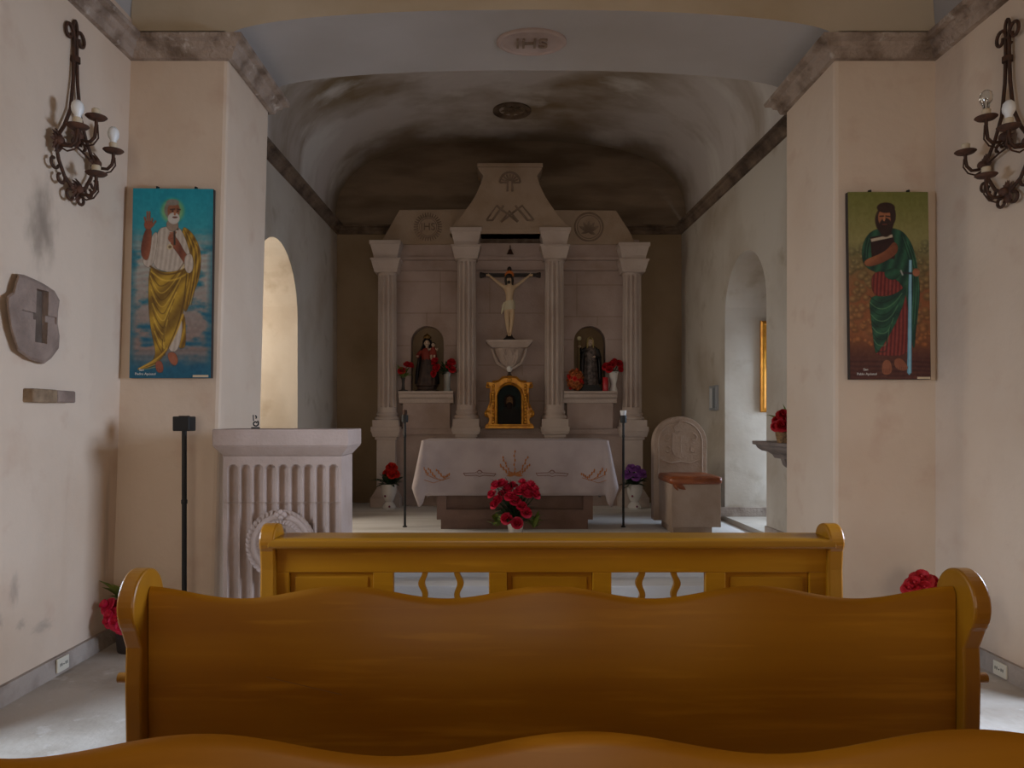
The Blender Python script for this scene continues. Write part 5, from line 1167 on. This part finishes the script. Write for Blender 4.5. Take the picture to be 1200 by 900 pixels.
def paul():
    C = Canvas(); n1 = C.noise(5, 10, 13)
    C.c = C.mix((112,112,50), (146,136,84), C.b/200)
    # rounded cloud lumps
    lump = np.zeros((C.H, C.W)); rr = np.random.default_rng(6)
    base = C.mix((120,112,70), (142,84,48), (C.b-230)/170); base = np.where((C.b > 560)[..., None], C.mix((142,84,48), (70,34,28), (C.b-560)/110), base)
    C.put(np.clip((C.b-190)/60, 0, 1), base)
    for i in range(150):
        cy = rr.uniform(200, 610); side = rr.random() < .5; cx = rr.uniform(0, 90) if side else rr.uniform(235, 318); r = rr.uniform(11, 24)
        t = (cy-200)/420; hi = np.array((150,142,92))*(1-t) + np.array((186,108,58))*t
        C.ell(cx, cy, r, r*.9, hi*0.62, .5, .8); C.ell(cx-2, cy-3, r*.72, r*.62, hi, .8, .8)
    C.put(0.5*np.clip((C.b-620)/50,0,1)*(0.5+0.5*np.sin(C.b*.35+5*n1)), (104,56,44)); 
    o = lambda *p: [((x-114), (y-85)*740/731) for x, y in p]
    green = C.mix((18,56,44), (40,88,62), C.folds(.35, .75, .13, -.12, 150)); green2 = C.mix((16,52,42), (44,92,66), C.folds(1, .25, .14))
    red = C.mix((92,28,26), (140,56,48), C.folds(1, .05, .42))
    skin = C.mix((168,104,66), (120,66,42), C.folds(.6, 0.6, .06))
    C.poly(o((250,560),(330,500),(356,480),(376,722),(216,726),(214,700)), red)
    C.poly(o((203,390),(332,396),(334,478),(262,492),(202,486)), red)
    C.poly(o((192,245),(240,224),(300,226),(338,244),(372,300),(388,400),(396,480),(378,600),(368,716),(352,640),(346,540),(336,470),(300,420),(206,396),(168,366),(164,300)), green2)
    C.poly(o((203,396),(270,396),(300,440),(262,494),(203,488)), red)
    C.poly(o((190,486),(262,496),(320,470),(342,440),(336,500),(310,570),(268,650),(222,716),(212,712),(200,600)), green)
    for k in range(9):
        yy = 496+k*24; C.line(o((194+k*2,yy-4),(222,yy+20),(256,yy+22),(300-k*5,yy-4),(332-k*9,yy-40)), 2.2, (112,150,100) if k % 2 else (10,36,30), .6)
    for k in range(6): C.line(o((322+k*8,250+k*10),(352+k*6,340),(370+k*4,440),(352+k*6,600)), 1.8, (74,122,86) if k % 2 else (8,34,28), .55)
    for k in range(4): C.line(o((190+k*6,262+k*3),(180+k*5,300),(178+k*5,340)), 1.8, (74,122,86) if k % 2 else (8,34,28), .55)
    C.poly(o((250,396),(290,380),(330,390),(300,430),(262,424)), green)
    C.poly(o((200,262),(288,246),(300,300),(296,345),(206,350)), (44,18,18), smooth=False); C.poly(o((202,268),(288,250),(290,262),(204,280)), (186,170,146), smooth=False)
    C.poly(o((170,352),(240,326),(270,306),(290,280),(304,284),(312,306),(300,332),(240,366),(182,380)), skin)
    for k in range(4): C.line(o((280+k*5,300-k*3),(290+k*5,284+k*2)), 2.4, (104,54,36), .6)
    C.ell(144, 112, 40, 56, (50,28,20)); C.ell(144, 102, 27, 40, (160,100,66)); C.ell(148, 140, 28, 40, (46,26,20)); C.ell(150, 62, 38, 22, (50,28,20)); C.ell(178, 92, 12, 34, (46,26,20)); C.ell(142,106,5,10,(176,116,80))
    C.line([(126,96),(140,95)], 3, (40,22,16)); C.line([(150,95),(164,97)], 3, (40,22,16)); C.line([(136,128),(152,128)], 2.4, (110,52,42))
    C.poly(o((352,350),(364,350),(356,790),(346,800),(338,790)), (112,168,190), smooth=False); C.line(o((358,352),(348,790)), 2, (190,220,228), .8)
    C.line(o((320,400),(388,404)), 5, (44,40,44)); C.line(o((320,392),(326,408)), 4, (160,160,150)); C.ell(266, 318, 15, 17, (164,100,68)); C.line(o((368,384),(392,388)), 3, (110,60,40), .6)
    C.poly(o((242,742),(272,738),(282,780),(268,800),(236,796)), (142,84,58)); C.poly(o((284,738),(316,730),(346,770),(330,786),(292,776)), (138,80,56))
    for k in range(5): C.line(o((240+k*7,776),(239+k*7,790)), 1.2, (80,42,30), .6); C.line(o((300+k*8,768),(302+k*8,780)), 1.2, (80,42,30), .6)
    C.c += (C.noise(30, 60, 18)-.5)[..., None]*18
    return C
def make_painting(label, C, corners, dfront, right_dark, lines, lpos, plaque):
    """corners px: TL, TR, BR, BL"""
    d = dfront; th = 0.035
    K = [Vector((U(px, d), d, Z(py, d))) for px, py in corners]; cen = (K[2] + K[3])/2
    t = thing('panel_painting', label, 'painting', (cen.x, d + th, cen.z))
    at = lambda u, v, off=0.0: K[0].lerp(K[1], u).lerp(K[3].lerp(K[2], u), v) + Vector((0, off, 0))
    # wooden board
    m = MB(); vs = [tuple(k + Vector((0, 0.002, 0))) for k in K] + [(k.x, d + th, k.z) for k in K]
    m.add(vs, [(0,1,2,3),(7,6,5,4),(0,4,5,1),(1,5,6,2),(2,6,7,3),(3,7,4,0)]); m.build('board', DKEDGE, t)
    # painted face
    H, W = C.H, C.W; verts = []; 
    for j in range(H):
        for i in range(W): verts.append(tuple(at(i/(W-1), j/(H-1)) - t.location))
    faces = [(j*W+i, (j+1)*W+i, (j+1)*W+i+1, j*W+i+1) for j in range(H-1) for i in range(W-1)]
    me = bpy.data.meshes.new('painted_face'); me.from_pydata(verts, [], faces); me.materials.append(PAINT)
    col = np.clip(C.c, 0, 255)/255; col = np.where(col <= .04045, col/12.92, ((col+.055)/1.055)**2.4)
    rgba = np.concatenate([col, np.ones((H, W, 1))], 2).astype(np.float32).reshape(-1)
    me.attributes.new('paint', 'FLOAT_COLOR', 'POINT').data.foreach_set('color', rgba)
    o = bpy.data.objects.new('painted_figure', me); COL.objects.link(o); o.parent = t
    for u in (.29, .77):
        p = at(u, 0); m = MB(); m.tube([p + Vector((0,.01,-.004)), p + Vector((0,.01,.012)), p + Vector((0,.03,.014))], 0.007, 6); m.build('hanger', BLACK, t)
    r = (K[1]-K[0]); up = (K[0]-K[3])
    for body, (u, v), size in zip(lines, lpos, (0.022, 0.022)):
        text('caption', body, size, CAPTION, t, at(u, v, -0.002), r, up, 0.0008, 'LEFT')
    m = MB(); a, b, v0, v1 = plaque; q = [at(a, v0, -.003), at(b, v0, -.003), at(b, v1, -.003), at(a, v1, -.003)]
    m.add([tuple(x) for x in q] + [tuple(x + Vector((0,.003,0))) for x in q], [(0,1,2,3),(7,6,5,4),(0,4,5,1),(1,5,6,2),(2,6,7,3),(3,7,4,0)]); m.build('name_plate', SOCKET, t)
make_painting('tall blue painting of a white bearded man in gold robe, left pier', peter(), ((156,220.5),(250,221.5),(247,443),(151.5,443)), 4.555, True,
    ('San', 'Pedro Apóstol'), ((0.12, 0.957), (0.07, 0.978)), (0.78, 0.97, 0.984, 0.996))
make_painting('tall painting of a dark bearded man with book and sword, right pier', paul(), ((993.6,225),(1087.5,225),(1091,444.5),(996.6,444.5)), 4.555, False,
    ('San', 'Pablo Apóstol'), ((0.16, 0.948), (0.08, 0.972)), (0.83, 0.99, 0.987, 0.998))

# ------------------------------------------------------------------ wrought-iron wall lights
def make_sconce(label, side, xw, d0, dz, bulbs):
    """side -1: left wall, w measured away from the wall; bulbs for arms (near, far, top, bottom)"""
    t = thing('wall_sconce', label, 'wall light', (xw, d0, 2.57 + dz), 'wrought iron wall lights')
    Pt = lambda u, w, v: (xw - side*w, d0 + u, v + dz)
    m = MB(); r = 0.0095
    for s in (-1, 1):
        m.tube([Pt(s*0.012,.03,3.50), Pt(s*0.014,.03,3.38), Pt(s*0.02,.03,3.25), Pt(s*0.045,.03,3.08), Pt(s*0.10,.03,2.97), Pt(s*0.175,.03,2.87)], r, 8)
        top = []
        for k in range(17):
            q = k/16; a = lerp(PI, -PI*1.0, q); rr = lerp(0.042, 0.020, q); top.append(Pt(s*(0.012 + 0.042 + rr*math.cos(a)), .03, 3.50 + rr*1.2*math.sin(a)))
        m.tube(top, r*0.95, 8)
        m.tube([Pt(s*0.175,.03,2.85), Pt(s*0.15,.03,2.77), Pt(s*0.10,.03,2.70), Pt(s*0.03,.03,2.66)], r, 8)
        for (u, v, a0) in ((0.155, 2.75, 0.3), (0.10, 2.685, -0.2)):
            m.tube([Pt(s*(u + 0.035 + lerp(.042,.014,k/12)*math.cos(a0 + PI + 4.6*k/12)), .03, v + lerp(.042,.014,k/12)*math.sin(a0 + PI + 4.6*k/12)) for k in range(13)], r*0.85, 7)
        m.tube([Pt(s*(0.042 + lerp(.046,.016,k/14)*math.cos(PI*0.55 - 5.0*k/14)), .03, 2.61 + lerp(.038,.012,k/14)*math.sin(PI*0.55 - 5.0*k/14)) for k in range(15)], r*0.9, 7)
        m.tube([Pt(s*(0.045 + lerp(.03,.010,k/12)*math.cos(PI - 4.6*k/12)), .05, 2.90 + lerp(.03,.010,k/12)*math.sin(PI - 4.6*k/12)) for k in range(13)], r*0.8, 7)
    loop = [Pt(0.018*math.cos(a), .03, 3.535 + 0.05*math.sin(a)) for a in np.linspace(0, 2*PI, 16, endpoint=False)]; m.tube(loop, r*0.9, 8, closed=True)
    m.tube([Pt(-.175,.03,2.86), Pt(-.06,.035,2.885), Pt(0,.04,2.89), Pt(.06,.035,2.885), Pt(.175,.03,2.86)], r*0.6, 6)
    m.tube([Pt(0,.005,3.46), Pt(0,.03,3.46)], 0.008, 6); m.tube([Pt(0,.005,2.66), Pt(0,.03,2.66)], 0.008, 6)
    fr = m.build('iron_frame', IRON, t, smooth=True, angle=60)
    m = MB(); m.tube([Pt(0,.03,3.355), Pt(0,.03,3.385)], 0.026, 10); m.build('collar', IRON, fr)
    arms = (('near', -.175, 2.86, 2.925), ('far', .175, 2.86, 2.925), ('top', 0.0, 2.95, 3.045), ('bottom', 0.0, 2.655, 2.735))
    for k, (nm, u, v, vs) in enumerate(arms):
        W = 0.145
        m = MB()
        m.tube([Pt(u,.035,v), Pt(u,.07,v-.025), Pt(u,.11,v-.03), Pt(u,W-.008,v-.005), Pt(u,W,vs-.035), Pt(u,W,vs)], r*0.95, 8)
        m.tube([Pt(u,.05,v-.03), Pt(u,.09,v-.055), Pt(u,.13,v-.045), Pt(u,W+.012,v-.01), Pt(u,W+.008,vs-.03)], r*0.5, 6)
        a_ = m.build('candle_arm', IRON, t, smooth=True, angle=60)
        m = MB()
        for j in range(16):
            a = 2*PI*j/16; m.leaf(Pt(u, .05 + .012*(j%2), v), Pt(u + (0.05 - .012*(j%2))*math.cos(a), .03, v + 0.068*math.sin(a)), 0.032, droop=0.008, up=(1,0,0))
        m.ball(Pt(u,.05,v), 0.026); m.build('rosette', RUST, a_)
        c = Pt(u, W, vs); m = MB(); m.lathe([(0,-.004),(.02,-.004),(.045,.002),(.056,.012),(.054,.015),(.03,.006),(0,.004)], c[0], c[1], 24, c[2]); m.build('drip_pan', RUST, a_, smooth=True)
        m = MB(); m.lathe([(0,.004),(.021,.004),(.023,.05),(.019,.055),(0,.055)], c[0], c[1], 16, c[2]); so = m.build('candle_socket', SOCKET, a_, smooth=True)
        if bulbs[k] == 'white':
            m = MB(); m.lathe([(0,.05),(.016,.05),(.018,.07),(.029,.09),(.031,.11),(.027,.13),(.014,.145),(0,.148)], c[0], c[1], 18, c[2]); m.build('bulb', WHITEB, so, smooth=True)
        elif bulbs[k] == 'clear':
            m = MB(); m.lathe([(0,.05),(.014,.05),(.018,.075),(.031,.10),(.033,.12),(.028,.142),(.014,.155),(0,.158)], c[0], c[1], 18, c[2]); m.build('bulb', GLASS, so, smooth=True)
            m = MB(); m.tube([Pt(u-.006,W,vs+.06), Pt(u-.01,W,vs+.10), Pt(u,W,vs+.115), Pt(u+.01,W,vs+.10), Pt(u+.006,W,vs+.06)], .0015, 5); m.build('filament', IRON, so)
    return t
make_sconce('wrought iron candle sconce with two white bulbs, on the left wall', -1, -2.385, 3.99, 0.02, ('white', 'white', '', ''))
make_sconce('wrought iron candle sconce with a clear bulb, on the right wall', 1, XR, 3.90, -0.02, ('white', '', 'clear', ''))

# ------------------------------------------------------------------ carved stones and fittings on the left wall
def lw(px, py, w=0.0):
    """point on the left nave wall seen at a pixel, w out from the wall"""
    x = -2.43
    for _ in range(4):
        d = F*x/(px - VX); z = Z(py, d); x = xl(z) + w
    return Vector((x, d, z))
out = [(21,321),(28,322),(40,327),(52,333),(64,341),(70,352),(68,366),(67.6,380),(70,394),(69,408),(60,420),(51,426.5),(34,421),(20,411),(12,386),(7.6,358),(8,347),(15,342),(18,330)]
c = lw(42, 372); t = thing('carved_stone', 'irregular grey stone slab with a sunken cross, set in the left wall', 'stone', tuple(lw(42, 424)))
m = MB(); rnd = random.Random(5)
R0 = [lw(a, b, 0.0) for a, b in out]; R1 = [lw(a, b, 0.035) for a, b in out]; R2 = [p.lerp(lw(42,372,0.05), 0.07) for p in [lw(a, b, 0.048) for a, b in out]]
m.loft([R0, R1, R2]); slab = m.build('slab', STONE_G, t)
cb = MB(); a, b = lw(42.5, 338, .045), lw(54.5, 403, .045); cb.box(c.x+0.006, c.x+0.3, a.y, b.y, b.z, a.z); cut(slab, cb)
cb = MB(); a, b = lw(25, 363, .045), lw(66.5, 380, .045); cb.box(c.x+0.034, c.x+0.3, a.y, b.y, b.z, a.z); cut(slab, cb)
slab.data.materials.clear(); slab.data.materials.append(STONE_G)
m = MB(); a, b = lw(42.5, 338, .045), lw(54.5, 403, .045); m.box(c.x+0.001, c.x+0.016, a.y, b.y, b.z, a.z); m.build('cross_groove', STONE_DK, t)
a, b = lw(27, 455), lw(77, 473)
t = thing('stone_block', 'small two tone stone block projecting from the left wall below the carved cross slab', 'stone', tuple(lw(52, 473)))
x = a.x; ym = lerp(a.y, b.y, 0.55)
m = MB(); m.box(x-0.05, x+0.055, a.y, ym, b.z, a.z); m.build('plastered_end', M('tan mortar', (158,132,104), .95, alt=(128,104,80), scale=14, bump=(50,.6)), t, bevel=0.008)
m = MB(); m.box(x-0.05, x+0.055, ym+0.001, b.y, b.z+0.004, a.z-0.002); m.build('bare_stone', STONE_G, t, bevel=0.008)
# power sockets in the skirting
def outlet(label, x, side, y, z):
    t = thing('power_socket', label, 'socket', (x, y, z-0.038))
    m = MB(); m.box(min(x, x-side*0.012), max(x, x-side*0.012), y-0.052, y+0.052, z-0.038, z+0.038); p = m.build('cover_plate', PLASTIC, t, bevel=0.004)
    m = MB(); xs = x - side*0.0125
    for s in (-1, 1):
        for o_ in (-.007, .007): m.box(min(xs, xs-side*.002), max(xs, xs-side*.002), y+s*.024+o_-.0015, y+s*.024+o_+.0015, z-.006, z+.010)
    m.box(min(xs, xs-side*.002), max(xs, xs-side*.002), y-.003, y+.003, z-.003, z+.003); m.build('slots', BLACK, p)
outlet('ivory power socket on the left skirting board', XLB + 0.031, -1, 4.03, 0.056)
outlet('ivory power socket on the right skirting board', XR - 0.022, 1, 3.96, 0.048)
# fittings on the chancel right wall
y = 8.08; x = sr(y); t = thing('switch_box', 'slim grey metal switch box on the right chancel wall', 'box', (x, y, Z(481, y)))
m = MB(); m.box(x-0.03, x+0.01, 7.95, 8.21, Z(481,y), Z(452,y)); b_ = m.build('case', GREYBOX, t, bevel=0.005)
m = MB(); m.box(x-0.034, x-0.029, 8.09, 8.18, Z(478,y), Z(455,y)); m.build('cover', M('pale cover', (196,196,194), .4), b_, bevel=0.003)
m = MB(); m.box(x-0.034, x-0.029, 7.975, 8.06, Z(478,y), Z(455,y)); m.build('cover', M('grey cover', (120,124,126), .4), b_, bevel=0.003)
# gilt picture frame hanging in the right bay
y = 7.75; xa, xb = U(890.5, y), U(890.5, y) + 0.58; za, zb_ = Z(483, y), Z(376.5, y)
t = thing('gilt_frame', 'bright gilt picture frame hanging inside the right arched bay', 'picture frame', ((xa+xb)/2, y, za))
m = MB(); prof_ = [(0,0),(0.0,-0.03),(0.012,-0.045),(0.03,-0.05),(0.05,-0.03),(0.065,-0.03),(0.075,-0.015),(0.075,0)]
rings = []
for k, (q, o_) in enumerate(((0,0),)): pass
for p, o_ in prof_:
    rings.append([(xa+p, y-0.002+o_, za+p), (xb-p, y-0.002+o_, za+p), (xb-p, y-0.002+o_, zb_-p), (xa+p, y-0.002+o_, zb_-p)])
m.loft(rings, cap=False); m.build('frame', GOLD2, t)
m = MB(); m.box(xa+0.06, xb-0.06, y-0.012, y-0.006, za+0.06, zb_-0.06); m.build('picture', M('brown picture', (92,66,40), .6, alt=(140,104,60), scale=5), t)

# ------------------------------------------------------------------ on the vaults
x = U(623, 4.97); y = 4.98
t = thing('ceiling_medallion', 'oval stone medallion with raised letters on the chancel arch soffit', 'medallion', (x, y, arch_z(x)))
m = MB(); zc = arch_z(x) - 0.004; rings = []
for k, z in ((1.0, 0.03), (1.0, -0.012), (0.95, -0.02), (0.88, -0.02), (0.84, -0.010), (0.02, -0.010)):
    rings.append([(x + 0.24*k*math.cos(a), y + 0.17*k*math.sin(a), zc + z) for a in np.linspace(0, 2*PI, 48, endpoint=False)])
m.loft(rings); md_ = m.build('disc', STONE2, t, smooth=True, angle=30)
text('letters', 'IHS', 0.16, RELIEF, t, (x, y, zc - 0.016), (1,0,0), (0,-1,0), 0.009)
x = U(600, 8.52); y = 8.50; zc = float(np.interp(x, [p[0] for p in SC], [p[1] for p in SC]))
t = thing('ceiling_rosette', 'round dark carved rosette on the stained chancel vault', 'rosette', (x, y, zc))
m = MB(); m.lathe([(0,.02),(.22,.02),(.225,-.02),(.19,-.035),(.165,-.02),(.15,.0),(0,.0)], x, y, 36, zc); rz = m.build('ring', CORNICE_S, t, smooth=True, angle=30)
m = MB()
for k in range(8):
    a = 2*PI*k/8; m.leaf((x+.03*math.cos(a), y+.03*math.sin(a), zc-.012), (x+.14*math.cos(a), y+.14*math.sin(a), zc-.02), .07, droop=.01)
m.ball((x, y, zc-.015), .04, .04, .025); m.build('petals', LUNETTE, rz)

# ------------------------------------------------------------------ light, camera
def area(name, loc, direction, sx, sy, power, col, spread=180):
    l = bpy.data.lights.new(name, 'AREA'); l.shape = 'RECTANGLE'; l.size = sx; l.size_y = sy; l.energy = power; l.color = col; l.spread = math.radians(spread)
    o = bpy.data.objects.new(name, l); COL.objects.link(o); o.location = loc
    o.rotation_euler = Vector(direction).to_track_quat('-Z', 'Z').to_euler(); return o
DAY = (0.64, 0.79, 1.0); WARM = (1.0, 0.89, 0.74)
area('daylight_left_door', (XLB - 1.3, 2.0, 2.15), (1, 0.42, -0.42), 1.0, 1.6, 150, DAY, 140)
area('daylight_right_door', (XR + 1.3, 2.95, 1.85), (-1, 0.10, -0.16), 1.0, 1.8, 250, (0.62, 0.765, 1.0), 140)
area('daylight_entrance', (0.1, REAR - 0.7, 2.0), (0, 1, 0.12), 2.0, 2.4, 125, WARM)
area('daylight_left_bay', (sl(7) - TH - 0.5, 7.3, 2.4), (1, -0.1, -0.5), 1.2, 1.6, 120, WARM)
area('daylight_right_bay', (sr(7.1) + TH + 0.75, 6.65, 2.45), (-0.85, 0.42, -0.62), 0.2, 0.2, 42, DAY)
area('daylight_right_bay_sky', (sr(7.1) + TH + 0.45, 7.4, 1.7), (-1, -0.1, -0.1), 0.8, 1.0, 85, DAY)
w = bpy.data.worlds.new('World'); scene.world = w; w.use_nodes = True
w.node_tree.nodes['Background'].inputs[0].default_value = (0.6, 0.7, 0.8, 1); w.node_tree.nodes['Background'].inputs[1].default_value = 0.3
cam = bpy.data.cameras.new('Camera'); co = bpy.data.objects.new('Camera', cam); COL.objects.link(co)
co.location = (0, 0, EYE); co.rotation_euler = (math.radians(90), 0, 0)
cam.sensor_width = 36; cam.lens = F/1200*36; cam.shift_x = (600 - VX)/1200; cam.shift_y = (VY - 450)/1200; cam.clip_start = 0.05
scene.camera = co
vs = scene.view_settings; vs.view_transform = 'Standard'; vs.look = 'None'; vs.exposure = -0.52; vs.gamma = 1.0; vs.use_curve_mapping = False
